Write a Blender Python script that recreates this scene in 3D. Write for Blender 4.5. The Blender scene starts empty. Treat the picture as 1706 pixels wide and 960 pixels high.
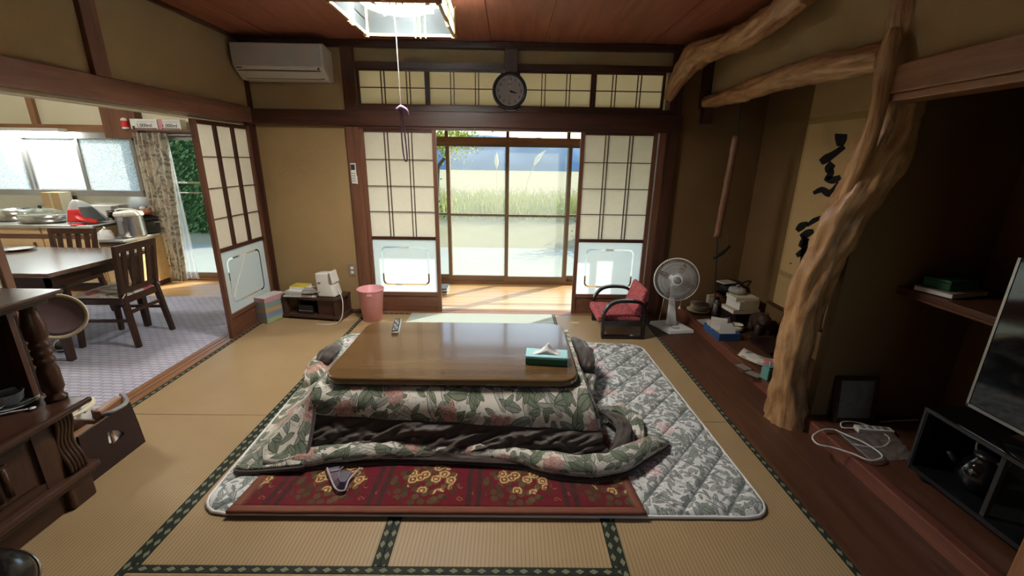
import bpy, bmesh, math, random
from mathutils import Vector, Matrix, noise
random.seed(7)
PI = math.pi
SC = bpy.context.scene
COL = SC.collection

# ------------------------------------------------------------------ camera
CF, PITCH, ROLL, YAW, CH = 709.39, .2896, .0148, .0085, 1.4573
_c, _s = math.cos(YAW), math.sin(YAW); _cp, _sp = math.cos(PITCH), math.sin(PITCH); _cr, _sr = math.cos(ROLL), math.sin(ROLL)
_R = Vector((_c, -_s, 0)); _FH = Vector((_s, _c, 0)); _UP = Vector((0, 0, 1))
_F = _FH*_cp - _UP*_sp; _U = _FH*_sp + _UP*_cp
CR = _R*_cr + _U*_sr; CU = _U*_cr - _R*_sr
CO = Vector((0, 0, CH))
cam_d = bpy.data.cameras.new('camera'); cam = bpy.data.objects.new('camera', cam_d); COL.objects.link(cam)
cam_d.sensor_width = 36; cam_d.lens = CF/1706*36; cam_d.clip_start = .02; cam_d.clip_end = 500
M = Matrix.Identity(4)
for i in range(3):
    M[i][0] = CR[i]; M[i][1] = CU[i]; M[i][2] = -_F[i]; M[i][3] = CO[i]
cam.matrix_world = M
SC.camera = cam
def ray(px, py): return _F + CR*((px-853)/CF) - CU*((py-480)/CF)
def onz(px, py, z=0): r = ray(px, py); return CO + r*((z-CH)/r.z)
def ony(px, py, y): r = ray(px, py); return CO + r*(y/r.y)
def onx(px, py, x): r = ray(px, py); return CO + r*(x/r.x)

# ------------------------------------------------------------------ world, sun, exposure
SUN_EL = math.radians(32); SUN_H = Vector((.78, .626, 0)).normalized()
w = bpy.data.worlds.new('world'); SC.world = w; w.use_nodes = True
nt = w.node_tree; bg = nt.nodes['Background']
sky = nt.nodes.new('ShaderNodeTexSky'); sky.sky_type = 'NISHITA'; sky.sun_disc = False
sky.sun_elevation = SUN_EL; sky.sun_rotation = math.atan2(SUN_H.x, SUN_H.y); sky.air_density = 1.2; sky.dust_density = 1.5
nt.links.new(sky.outputs[0], bg.inputs[0]); bg.inputs[1].default_value = .215
sun_d = bpy.data.lights.new('sun', 'SUN'); sun_d.energy = 3.0; sun_d.angle = .009; sun_d.color = (1, .93, .8)
sun = bpy.data.objects.new('sun', sun_d); COL.objects.link(sun)
sun.rotation_euler = (SUN_H*math.cos(SUN_EL) + Vector((0, 0, math.sin(SUN_EL)))).to_track_quat('Z', 'Y').to_euler()
def portal(name, x0, x1, z0, z1, y, rx=-PI/2):
    d = bpy.data.lights.new(name, 'AREA'); d.shape = 'RECTANGLE'; d.size = x1-x0; d.size_y = z1-z0
    d.cycles.is_portal = True
    o = bpy.data.objects.new(name, d); COL.objects.link(o); o.location = ((x0+x1)/2, y, (z0+z1)/2); o.rotation_euler = (rx, 0, 0)
portal('veranda_daylight', -2.3, 2.2, 0, 1.8, 5.16)
portal('kitchen_daylight', -6.4, -2.4, 0, 1.7, 5.16)
portal('fill_window_daylight', .6, 1.6, .7, 1.8, -1.12, PI/2)  # portal for the added fill window behind the camera
SC.view_settings.view_transform = 'Standard'; SC.view_settings.look = 'None'; SC.view_settings.gamma = 1
SC.view_settings.exposure = 1.45; SC.view_settings.use_curve_mapping = False

# ------------------------------------------------------------------ materials
class NT:
    def __init__(s, name):
        s.m = bpy.data.materials.new(name); s.m.use_nodes = True; s.t = s.m.node_tree
        s.b = s.t.nodes['Principled BSDF']; s.out = s.t.nodes['Material Output']
    def n(s, typ, props=None, **ins):
        nd = s.t.nodes.new('ShaderNode'+typ)
        for k, v in (props or {}).items(): setattr(nd, k, v)
        for k, v in ins.items():
            k = int(k[1:]) if k[0] == 'i' and k[1:].isdigit() else k.replace('_', ' ')
            s.set(nd.inputs[k], v)
        return nd
    def set(s, sock, v):
        if hasattr(v, 'is_output'): s.t.links.new(v, sock)
        elif hasattr(v, 'outputs'): s.t.links.new(v.outputs[0], sock)
        else: sock.default_value = v
    def math(s, op, a, b=0, c=0, clamp=False):
        return s.n('Math', {'operation': op, 'use_clamp': clamp}, i0=a, i1=b, i2=c).outputs[0]
    def vmath(s, op, a, b=(0, 0, 0), scale=None):
        nd = s.n('VectorMath', {'operation': op}, i0=a, i1=b)
        if scale is not None: s.set(nd.inputs['Scale'], scale)
        return nd.outputs['Value'] if op in ('LENGTH', 'DISTANCE', 'DOT_PRODUCT') else nd.outputs[0]
    def mix(s, fac, a, b):
        nd = s.n('Mix', {'data_type': 'RGBA'}); s.set(nd.inputs[0], fac)
        s.set(nd.inputs[6], a if not isinstance(a, tuple) else rgba(a)); s.set(nd.inputs[7], b if not isinstance(b, tuple) else rgba(b))
        return nd.outputs[2]
    def ramp(s, fac, stops):
        nd = s.n('ValToRGB', Fac=fac); e = nd.color_ramp.elements
        while len(e) < len(stops): e.new(.5)
        for el, (p, c) in zip(e, stops): el.position = p; el.color = rgba(c)
        return nd.outputs[0]
    def obj(s): return s.n('TexCoord').outputs['Object']
    def uv(s): return s.n('TexCoord').outputs['UV']
    def mapping(s, vec, scale=(1, 1, 1), rot=(0, 0, 0), loc=(0, 0, 0)):
        return s.n('Mapping', Vector=vec, Scale=scale, Rotation=rot, Location=loc).outputs[0]
    def noise(s, vec, scale, detail=4, rough=.55, dist=0):
        return s.n('TexNoise', Vector=vec, Scale=scale, Detail=detail, Roughness=rough, Distortion=dist).outputs[0]
    def bump(s, h, strength=.3, dist=.01):
        nd = s.n('Bump', Height=h, Strength=strength, Distance=dist); s.t.links.new(nd.outputs[0], s.b.inputs['Normal']); return nd
    def base(s, c, rough=.6, spec=None, metal=0):
        s.set(s.b.inputs['Base Color'], rgba(c) if isinstance(c, tuple) else c); s.set(s.b.inputs['Roughness'], rough); s.b.inputs['Metallic'].default_value = metal
        if spec is not None: s.b.inputs['Specular IOR Level'].default_value = spec
        return s
def rgba(c): return tuple(c)+(1,) if len(c) == 3 else tuple(c)
MATS = {}
def mat(name, fn):
    t = NT(name); fn(t); MATS[name] = t.m; return t.m
def plain(name, c, rough=.55, spec=.4, metal=0, var=.12, scale=12, bump=0):
    def f(t):
        nz = t.noise(t.obj(), scale, 3)
        d = tuple(max(0, x*(1-var)) for x in c); l = tuple(min(1, x*(1+var)) for x in c)
        t.base(t.mix(nz, d, l), rough, spec, metal)
        if bump: t.bump(t.noise(t.obj(), scale*8, 2), bump, .004)
    return mat(name, f)
def wood(name, axis, dark, light, rough=.45, scale=1.0, spec=.4):
    def f(t):
        sc = [9*scale]*3; sc[axis] = .7*scale
        v = t.mapping(t.obj(), tuple(sc))
        n1 = t.noise(v, 2.2, 5, .6, .6); n2 = t.noise(t.mapping(t.obj(), tuple(x*6 for x in sc)), 3, 3)
        f1 = t.math('ADD', t.math('MULTIPLY', n1, .75), t.math('MULTIPLY', n2, .25))
        t.base(t.ramp(f1, [(.32, dark), (.68, light)]), rough, spec)
        t.bump(n2, .08, .003)
    return mat(name, f)
for ax, s in enumerate('xyz'):
    wood('wood_dark_'+s, ax, (.030, .011, .007), (.085, .031, .018), .38)
    wood('wood_red_'+s, ax, (.095, .037, .021), (.20, .086, .048), .42)
    wood('wood_mid_'+s, ax, (.17, .075, .033), (.33, .16, .075), .42)
wood('ceiling_wood', 1, (.20, .060, .032), (.36, .125, .066), .5)
wood('deck_wood', 0, (.45, .27, .12), (.66, .43, .21), .3)
wood('alcove_wood', 1, (.055, .022, .012), (.125, .052, .028), .45)
wood('kerb_wood', 1, (.11, .036, .022), (.19, .07, .045), .35)
wood('pine', 0, (.55, .36, .17), (.75, .53, .28), .45)
wood('kotatsu_top', 0, (.085, .046, .017), (.14, .078, .032), .22, .6, .5)
MATS['kotatsu_top'].node_tree.nodes['Principled BSDF'].inputs['Coat Weight'].default_value = .6
MATS['kotatsu_top'].node_tree.nodes['Principled BSDF'].inputs['Coat Roughness'].default_value = .09
MATS['kotatsu_top'].node_tree.nodes['Principled BSDF'].inputs['Coat IOR'].default_value = 1.55
wood('walnut_x', 0, (.030, .012, .007), (.075, .033, .019), .30)
wood('walnut_y', 1, (.030, .012, .007), (.075, .033, .019), .30)
wood('walnut_z', 2, (.030, .012, .007), (.075, .033, .019), .30)
def _kt(t):
    v = t.mapping(t.obj(), (1, 8, 8)); n = t.noise(v, 3, 4)
    t.base(t.ramp(n, [(.3, (.11, .062, .04)), (.7, (.19, .115, .075))]), .16, .8)
mat('kitchen_table_top', _kt)
def _wall(c1, c2):
    def f(t):
        a = t.noise(t.obj(), 2.2, 3); b = t.noise(t.obj(), 160, 3, .7)
        t.base(t.mix(t.math('MULTIPLY_ADD', a, .6, t.math('MULTIPLY', b, .4)), c1, c2), .95, .1); t.bump(b, .35, .004)
    return f
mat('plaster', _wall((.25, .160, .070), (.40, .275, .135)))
mat('plaster_alcove_shade', _wall((.135, .077, .034), (.215, .130, .058)))  # wall plaster darkened further, alcove shade put into the colour
mat('kitchen_plaster', _wall((.62, .58, .42), (.78, .73, .56)))
def _tatami(t):
    o = t.obj(); xs = t.n('SeparateXYZ', Vector=o)
    wob = t.math('MULTIPLY', t.math('SUBTRACT', t.noise(t.mapping(o, (1, .8, 1)), 3, 2), .5), .01)
    x = t.math('MULTIPLY', t.math('ADD', xs.outputs[0], wob), 2*PI/.0155)
    s = t.math('MULTIPLY_ADD', t.math('SINE', x), .5, .5)
    fib = t.noise(t.mapping(o, (30, 400, 1)), 1, 2); big = t.noise(o, 2.5, 3)
    c = t.mix(t.math('MULTIPLY_ADD', big, .7, t.math('MULTIPLY', fib, .3)), (.295, .195, .094), (.445, .320, .175))
    c = t.mix(t.math('MULTIPLY', t.math('POWER', s, 5), .5), c, (.12, .075, .030))
    t.base(c, .5, .35); t.bump(s, -.5, .003)
mat('tatami', _tatami)
def _heri(t):
    o = t.uv(); xs = t.n('SeparateXYZ', Vector=o)
    # two rows of offset lozenges along the band
    P = .052
    def loz(off, cx):
        u = t.math('ABSOLUTE', t.math('SUBTRACT', t.math('FRACT', t.math('ADD', t.math('DIVIDE', xs.outputs[1], P), off)), .5))
        v = t.math('ABSOLUTE', t.math('DIVIDE', t.math('SUBTRACT', xs.outputs[0], cx), .013))
        return t.math('ADD', t.math('MULTIPLY', u, 2.4), v)
    d = loz(0, .0)
    inn = t.math('LESS_THAN', d, .82); ring = t.math('LESS_THAN', t.math('ABSOLUTE', t.math('SUBTRACT', d, .98)), .10)
    nz = t.noise(o, 60, 2)
    c = t.mix(nz, (.010, .016, .012), (.03, .038, .026))
    c = t.mix(inn, c, t.mix(nz, (.13, .14, .085), (.24, .24, .15))); c = t.mix(t.math('MULTIPLY', ring, .7), c, (.006, .008, .006))
    t.base(c, .7, .2); t.bump(t.noise(o, 500, 1), .3, .001)
mat('mat_border_cloth', _heri)
def _paper(t):
    c = (.90, .85, .68, 1)
    fib = t.mix(t.noise(t.obj(), 25, 4), (.80, .77, .67), (.90, .87, .78))
    d = t.n('BsdfDiffuse', Color=fib); tr = t.n('BsdfTranslucent', Color=fib)
    mx = t.n('MixShader', i0=.62); t.set(mx.inputs[1], d); t.set(mx.inputs[2], tr); t.set(t.out.inputs[0], mx)
mat('shoji_paper', _paper)
def _tpaper(t):
    fib = t.mix(t.noise(t.obj(), 25, 4), (.98, .91, .70), (1, .95, .78))
    d = t.n('BsdfDiffuse', Color=fib); tr = t.n('BsdfTranslucent', Color=fib)
    mx = t.n('MixShader', i0=.93); t.set(mx.inputs[1], d); t.set(mx.inputs[2], tr); t.set(t.out.inputs[0], mx)
mat('transom_paper', _tpaper)
def glassy(name, tint, gl=.06, frost=0.0, frostc=(.9, .95, .95), pattern=0):
    def f(t):
        tr = t.n('BsdfTransparent', Color=rgba(tint)); g = t.n('BsdfGlossy', Roughness=.02)
        fr = t.n('LayerWeight', Blend=.12).outputs['Fresnel']
        m1 = t.n('MixShader', i0=t.math('MULTIPLY', fr, min(1, gl*10))); t.set(m1.inputs[1], tr); t.set(m1.inputs[2], g)
        last = m1
        if frost:
            col = rgba(frostc)
            if pattern:
                v = t.n('TexVoronoi', {'feature': 'DISTANCE_TO_EDGE'}, Vector=t.obj(), Scale=pattern, Randomness=1).outputs[0]
                col = t.mix(t.math('MULTIPLY', v, 4, clamp=True), (.42, .50, .52), frostc)
            tl = t.n('BsdfTranslucent', Color=col); df = t.n('BsdfDiffuse', Color=col)
            m0 = t.n('MixShader', i0=.3); t.set(m0.inputs[1], tl); t.set(m0.inputs[2], df)
            m2 = t.n('MixShader', i0=frost); t.set(m2.inputs[1], m1); t.set(m2.inputs[2], m0); last = m2
        t.set(t.out.inputs[0], last)
    return mat(name, f)
glassy('clear_glass', (.96, .99, .98))
glassy('hazy_glass', (.95, .97, .94), .06, .09, (.85, .9, .82))
glassy('frosted_glass', (.9, .95, .95), .05, .96, (.60, .70, .71))
glassy('pebbled_glass', (.92, .97, .98), .05, .86, (.80, .86, .87), 48)
glassy('plastic_film', (.95, .95, .95), .5, .35, (.8, .8, .8))
def emit(name, c, s):
    def f(t):
        e = t.n('Emission', Color=rgba(c), Strength=s); t.set(t.out.inputs[0], e)
    return mat(name, f)
emit('tube_light', (1, .95, .87), 105); emit('tube_light_kitchen', (.95, 1, .97), 85)
def floral(name, bg1, bg2, leafs, rose, gain=1.0, stitch=False):
    def f(t):
        uv = t.uv()
        warp = t.vmath('SCALE', t.vmath('SUBTRACT', t.n('TexNoise', Vector=uv, Scale=9, Detail=2).outputs[1], (.5, .5, .5)), scale=.03)
        vv = t.vmath('ADD', uv, warp)
        c = t.mix(t.noise(uv, 7, 3), bg1, bg2)
        def layer(c, scale, off, L, W, col1, col2, prob, line):
            v = t.vmath('ADD', vv, off)
            vo = t.n('TexVoronoi', {'voronoi_dimensions': '2D'}, Vector=v, Scale=scale, Randomness=.9)
            sc = t.n('SeparateColor', Color=vo.outputs['Color'])
            d = t.vmath('SUBTRACT', v, vo.outputs['Position'])
            r = t.n('VectorRotate', {'rotation_type': 'Z_AXIS'}, Vector=d, Angle=t.math('MULTIPLY', sc.outputs[0], 6.283))
            q = t.n('SeparateXYZ', Vector=r)
            xn = t.math('DIVIDE', q.outputs[0], L); ay = t.math('ABSOLUTE', q.outputs[1])
            fy = t.math('SUBTRACT', t.math('MULTIPLY', t.math('SUBTRACT', 1, t.math('MULTIPLY', xn, xn)), W), ay)
            on = t.math('GREATER_THAN', sc.outputs[1], 1-prob)
            ins = t.math('MULTIPLY', t.math('GREATER_THAN', fy, 0), on)
            edge = t.math('MULTIPLY', t.math('LESS_THAN', t.math('ABSOLUTE', fy), line), on)
            vein = t.math('MULTIPLY', t.math('LESS_THAN', ay, line*.6), ins)
            body = t.mix(t.math('MULTIPLY_ADD', sc.outputs[2], .6, t.math('MULTIPLY', t.math('DIVIDE', ay, W), .5)), col1, col2)
            c = t.mix(t.math('MULTIPLY', ins, .92), c, body)
            return t.mix(t.math('MULTIPLY', t.math('MAXIMUM', edge, vein), .8), c, tuple(x*.45 for x in col1))
        for a in leafs: c = layer(c, *a)
        # roses
        vo = t.n('TexVoronoi', {'voronoi_dimensions': '2D'}, Vector=t.vmath('ADD', vv, (3.3, 1.7, 0)), Scale=4.2, Randomness=.85)
        dd = t.math('ADD', vo.outputs['Distance'], t.math('MULTIPLY', t.math('SUBTRACT', t.noise(uv, 30, 3), .5), .42))
        sc = t.n('SeparateColor', Color=vo.outputs['Color'])
        m = t.math('MULTIPLY', t.math('LESS_THAN', dd, .20), t.math('GREATER_THAN', sc.outputs[0], .62))
        ring = t.math('MULTIPLY_ADD', t.math('SINE', t.math('MULTIPLY', dd, 75)), .5, .5)
        c = t.mix(t.math('MULTIPLY', m, .85), c, t.mix(ring, rose, tuple(min(1, x*1.9) for x in rose)))
        # ink scribble
        nz = t.noise(uv, 16, 3, .5, 1.2)
        ink = t.math('LESS_THAN', t.math('ABSOLUTE', t.math('SUBTRACT', nz, .5)), .010)
        c = t.mix(t.math('MULTIPLY', ink, .55), c, (.10, .105, .10))
        if stitch:
            xs = t.n('SeparateXYZ', Vector=uv)
            for cy, per, k in ((-.92, .20, .8), (1.1, .24, .5)):
                fr = t.math('FRACT', t.math('ADD', t.math('DIVIDE', t.math('ADD', xs.outputs[0], t.math('MULTIPLY', xs.outputs[1], cy)), per), .5))
                c = t.mix(t.math('MULTIPLY', t.math('LESS_THAN', t.math('ABSOLUTE', t.math('SUBTRACT', fr, .5)), .030), k), c, (.13, .15, .15))
        if gain != 1: c = t.mix(1-gain, c, (.02, .02, .02))
        t.base(c, .85, .15); t.bump(t.noise(uv, 350, 2), .25, .002)
        t.b.inputs['Sheen Weight'].default_value = .15
    return mat(name, f)
floral('quilt_floral', (.52, .49, .42), (.70, .67, .59),
       [(7.5, (7.4, 3.2, 0), .085, .022, (.30, .30, .26), (.50, .48, .42), .95, .0026), (11, (.4, .2, 0), .062, .020, (.15, .17, .14), (.30, .32, .28), .75, .0022), (10, (2.1, .7, 0), .060, .027, (.075, .105, .065), (.20, .24, .16), .52, .0026),
        (17, (5.1, 1.7, 0), .036, .012, (.10, .13, .085), (.22, .25, .18), .55, .002)], (.30, .17, .145))
floral('mat_floral', (.58, .60, .59), (.76, .78, .77),
       [(19, (.4, .2, 0), .042, .010, (.30, .33, .32), (.50, .53, .52), .8, .0022), (14, (2.1, .7, 0), .044, .018, (.17, .21, .17), (.34, .39, .33), .30, .002),
        (30, (5.1, 1.7, 0), .024, .006, (.25, .28, .27), (.40, .43, .41), .7, .0015)], (.50, .38, .38), 1.0, True)
floral('cushion_floral', (.62, .58, .52), (.75, .72, .66),
       [(12, (.4, .2, 0), .05, .02, (.2, .24, .16), (.35, .38, .3), .6, .002)], (.42, .05, .07))
floral('curtain_floral', (.60, .55, .47), (.78, .73, .64),
       [(14, (.4, .2, 0), .04, .016, (.42, .37, .30), (.56, .50, .42), .45, .002), (22, (.9, .2, 0), .026, .010, (.36, .31, .25), (.50, .45, .37), .45, .002)], (.42, .32, .26))
cm = MATS['curtain_floral']; ct_ = cm.node_tree; pb0 = ct_.nodes['Principled BSDF']; tl_ = ct_.nodes.new('ShaderNodeBsdfTranslucent'); mx_ = ct_.nodes.new('ShaderNodeMixShader'); mx_.inputs[0].default_value = .5
ct_.links.new(pb0.inputs['Base Color'].links[0].from_socket, tl_.inputs[0]); ct_.links.new(pb0.outputs[0], mx_.inputs[1]); ct_.links.new(tl_.outputs[0], mx_.inputs[2]); ct_.links.new(mx_.outputs[0], ct_.nodes['Material Output'].inputs[0])
def _lining(t):
    uv = t.obj(); n = t.noise(uv, 6, 3)
    t.base(t.mix(n, (.036, .026, .021), (.085, .064, .053)), .55, .3); t.b.inputs['Sheen Weight'].default_value = .5
    t.b.inputs['Sheen Roughness'].default_value = .4
    t.bump(t.noise(uv, 240, 2), .15, .002)
mat('quilt_lining', _lining)
def _rug(t):
    uv = t.uv(); xs = t.n('SeparateXYZ', Vector=uv); nz = t.noise(uv, 40, 3)
    T = .435
    u = t.math('MULTIPLY', t.math('SUBTRACT', t.math('FRACT', t.math('DIVIDE', xs.outputs[0], T)), .5), T)
    v = t.math('SUBTRACT', xs.outputs[1], .155)
    c = t.mix(nz, (.085, .004, .010), (.155, .010, .018))
    # dark stripe pairs at the period joints
    e = t.math('SUBTRACT', T/2, t.math('ABSOLUTE', u))
    st = t.math('MULTIPLY', t.math('LESS_THAN', e, .034), t.math('GREATER_THAN', e, .010))
    c = t.mix(t.math('MULTIPLY', st, .85), c, t.mix(nz, (.022, .012, .012), (.05, .025, .02)))
    # motif: leaves then golden roses
    p = t.n('CombineXYZ', X=u, Y=v).outputs[0]
    wv = t.vmath('ADD', p, t.vmath('SCALE', t.vmath('SUBTRACT', t.n('TexNoise', Vector=uv, Scale=22, Detail=2).outputs[1], (.5, .5, .5)), scale=.05))
    def ell(cx, cy, rx, ry):
        q = t.vmath('MULTIPLY', t.vmath('SUBTRACT', wv, (cx, cy, 0)), (1/rx, 1/ry, 0)); return t.math('LESS_THAN', t.vmath('LENGTH', q), 1)
    def blobs(scale, off, thr):
        vo = t.n('TexVoronoi', {'voronoi_dimensions': '2D'}, Vector=t.vmath('ADD', p, off), Scale=scale, Randomness=.9)
        return vo.outputs['Distance'], t.n('SeparateColor', Color=vo.outputs['Color'])
    d, cc = blobs(26, (.3, .8, 0), .4)
    lv = t.math('MULTIPLY', t.math('LESS_THAN', d, .42), ell(-.02, -.02, .165, .125))
    c = t.mix(t.math('MULTIPLY', lv, .85), c, t.mix(cc.outputs[0], (.035, .03, .012), (.10, .085, .03)))
    d, cc = blobs(17, (.11, .43, 0), .4)
    d2 = t.math('ADD', d, t.math('MULTIPLY', t.math('SUBTRACT', t.noise(p, 60, 3), .5), .40))
    rm = t.math('MULTIPLY', t.math('LESS_THAN', d2, .50), ell(.01, .02, .120, .092))
    ring = t.math('MULTIPLY_ADD', t.math('SINE', t.math('MULTIPLY', d2, 24)), .5, .5)
    c = t.mix(rm, c, t.ramp(ring, [(.1, (.12, .05, .018)), (.5, (.34, .18, .065)), (.95, (.56, .39, .19))]))
    d, cc = blobs(30, (.71, .13, 0), .4)
    sm = t.math('MULTIPLY', t.math('LESS_THAN', t.math('ABSOLUTE', t.math('SUBTRACT', d, .24)), .07), t.math('GREATER_THAN', cc.outputs[1], .72))
    c = t.mix(t.math('MULTIPLY', t.math('MULTIPLY', sm, ell(.09, -.075, .13, .05)), .6), c, (.30, .17, .07))
    t.base(c, .95, .1); t.bump(t.noise(uv, 420, 2), .5, .003); t.b.inputs['Sheen Weight'].default_value = .2
mat('rug_red', _rug)
def _carpet(t):
    o = t.mapping(t.obj(), (1, 1, 1), (0, 0, .05))
    b = t.n('TexBrick', {'offset': .5}, Vector=o, Color1=rgba((.53, .53, .64)), Color2=rgba((.62, .62, .71)), Mortar=rgba((.29, .29, .40)), Scale=1)
    b.inputs['Brick Width'].default_value = .075; b.inputs['Row Height'].default_value = .036; b.inputs['Mortar Size'].default_value = .006; b.inputs['Mortar Smooth'].default_value = .8
    n = t.noise(t.obj(), 90, 2)
    t.base(t.mix(t.math('MULTIPLY', n, .5), b.outputs[0], (.33, .33, .43)), .95, .1); t.bump(t.math('SUBTRACT', 1, b.outputs[1]), .6, .006)
mat('carpet_weave', _carpet)
def _chairfab(t):
    o = t.obj(); v = t.n('TexVoronoi', Vector=o, Scale=150).outputs['Color']; sc = t.n('SeparateColor', Color=v)
    c = t.mix(sc.outputs[0], (.26, .035, .05), (.50, .11, .12)); c = t.mix(t.math('MULTIPLY', t.math('GREATER_THAN', sc.outputs[1], .8), .6), c, (.55, .30, .26))
    t.base(c, .9, .1); t.bump(sc.outputs[2], .5, .003)
mat('chair_fabric', _chairfab)
def _bark(t):
    o = t.uv()
    n1 = t.noise(t.mapping(o, (3.0, .9, 1)), 5, 6, .65, 1.2); n2 = t.noise(t.obj(), 3.5, 3)
    f = t.math('ADD', t.math('MULTIPLY', n1, .65), t.math('MULTIPLY', n2, .35))
    t.base(t.ramp(f, [(.30, (.13, .055, .022)), (.48, (.37, .195, .085)), (.70, (.58, .35, .17))]), .38, .4); t.bump(n1, .35, .012)
mat('polished_log', _bark)
def _scroll(t):
    n = t.noise(t.obj(), 60, 3); t.base(t.mix(n, (.38, .26, .115), (.48, .34, .165)), .85, .15)
mat('scroll_silk', _scroll)
plain('scroll_paper', (.50, .35, .17), .85, .1, var=.06, scale=30)
plain('scroll_band', (.33, .22, .09), .8, .15, var=.15, scale=50)
plain('ink', (.008, .008, .010), .7, .2)
plain('white_plastic', (.66, .64, .58), .4, .4, var=.03)
plain('aircon_plastic', (.58, .52, .44), .42, .4, var=.03)
plain('aircon_panel', (.46, .41, .35), .45, .3, var=.03)
plain('fan_white', (.72, .72, .70), .35, .45, var=.03)
plain('pink_plastic', (.73, .33, .35), .42, .4, var=.03)
plain('black_plastic', (.010, .010, .012), .32, .5)
plain('black_gloss', (.006, .006, .008), .08, .7)
plain('black_lacquer', (.012, .010, .010), .16, .6)
plain('grey_plastic', (.22, .22, .23), .4); plain('dark_grey_plastic', (.035, .035, .038), .35)
plain('dark_slot', (.03, .028, .026), .6)
plain('steel', (.62, .62, .60), .22, .5, 1, .06, 30)
plain('steel_brushed', (.55, .54, .52), .34, .5, 1, .1, 60)
plain('chrome', (.8, .8, .8), .1, .5, 1, .03)
plain('bronze_sash', (.20, .135, .085), .4, .5, .3, .08)
plain('grey_sash', (.30, .29, .28), .35, .5, .6, .08)
plain('iron', (.018, .018, .018), .5, .5, .4, .3, 40, .2)
plain('paper_white', (.72, .71, .68), .8, .2, var=.05)
plain('paper_cream', (.68, .62, .45), .8, .2, var=.06)
plain('paper_grey', (.34, .33, .31), .8, .2, var=.35, scale=25)
plain('paper_brown', (.25, .20, .16), .8, .2, var=.3, scale=25)
plain('yellow_cover', (.58, .47, .05), .55, .3, var=.08)
plain('blue_plastic', (.03, .09, .24), .4, .4, var=.05)
plain('teal_card', (.13, .46, .46), .5, .3, var=.05)
plain('teal_top', (.33, .62, .64), .5, .3, var=.05)
plain('green_card', (.03, .13, .06), .5, .3, var=.1)
plain('mint_tin', (.12, .30, .26), .45, .3, var=.1)
plain('box_pink', (.60, .26, .30), .6); plain('box_green', (.18, .36, .32), .6); plain('box_orange', (.62, .36, .12), .6); plain('box_blue', (.20, .32, .52), .6); plain('box_lime', (.42, .52, .26), .6)
plain('cardboard', (.42, .28, .14), .8, .2)
plain('red_cloth', (.62, .03, .03), .6, .3); plain('silver_cloth', (.55, .57, .58), .35, .5, .3, .15, 20); plain('dark_grey_cloth', (.09, .10, .11), .7)
plain('purple_cord', (.20, .12, .22), .7); plain('white_cord', (.66, .64, .60), .5, .3)
plain('hat_straw', (.52, .44, .30), .8, .1, var=.15, scale=60); plain('hat_mauve', (.22, .15, .155), .85, .1)
plain('sock_lilac', (.22, .17, .21), .9, .1, var=.15, scale=40); plain('sock_pale', (.42, .36, .42), .9, .1); plain('sock_grey', (.13, .13, .15), .9, .1)
plain('terracotta', (.42, .16, .09), .7, .2); plain('rug_edge', (.19, .075, .05), .9, .1, var=.15, scale=30)
plain('purple_lacquer', (.020, .008, .010), .35, .4, var=.1)
plain('china', (.62, .63, .64), .2, .5, var=.04); plain('china_blue', (.42, .46, .50), .25, .5, var=.4, scale=45)
plain('bamboo', (.16, .07, .035), .4, .4, var=.25, scale=14)
plain('bear_wood', (.045, .026, .016), .5, .4, var=.4, scale=30, bump=.4)
plain('leather_brown', (.06, .03, .02), .4, .4)
plain('lamp_wood', (.45, .32, .16), .5, .3, var=.08)
def _lamp_paper(t):
    c = rgba((.60, .72, .78)); d = t.n('BsdfDiffuse', Color=c); tr = t.n('BsdfTranslucent', Color=c)
    mx = t.n('MixShader', i0=.975); t.set(mx.inputs[1], d); t.set(mx.inputs[2], tr); t.set(t.out.inputs[0], mx)
mat('lamp_paper', _lamp_paper)
plain('lamp_white', (.05, .07, .085), .35, .4, var=.02)
plain('tv_screen', (.006, .007, .009), .06, .8, var=.02)
plain('tissue', (.82, .82, .82), .9, .1, var=.02)
plain('clock_face', (.36, .32, .30), .6, .2, var=.03)
plain('concrete', (.29, .31, .27), .9, .1, var=.12, scale=1.5)
def _field(t):
    o = t.obj(); t.base(t.mix(t.noise(o, 1.2, 5), (.22, .20, .125), (.35, .32, .21)), 1, .05)
mat('field_soil', _field)
plain('bank_soil', (.35, .33, .21), 1, .05, var=.3, scale=3)
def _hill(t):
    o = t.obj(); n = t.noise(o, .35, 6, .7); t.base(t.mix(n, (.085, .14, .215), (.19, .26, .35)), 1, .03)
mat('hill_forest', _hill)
plain('grass_blade', (.42, .44, .14), .8, .15, var=.35, scale=.9); plain('grass_dry', (.55, .47, .26), .8, .15, var=.3, scale=.9)
plain('hedge_leaf', (.075, .15, .045), .55, .3, var=.5, scale=6); plain('hedge_core', (.03, .06, .02), .9, .05)
plain('tree_leaf', (.30, .33, .06), .6, .2, var=.35, scale=3); plain('plume', (.68, .62, .48), .9, .05)
plain('trunk_bark', (.08, .06, .045), .9, .05, var=.3)
plain('pale_mat_cloth', (.34, .38, .34), .9, .1, var=.06, scale=60)

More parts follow.
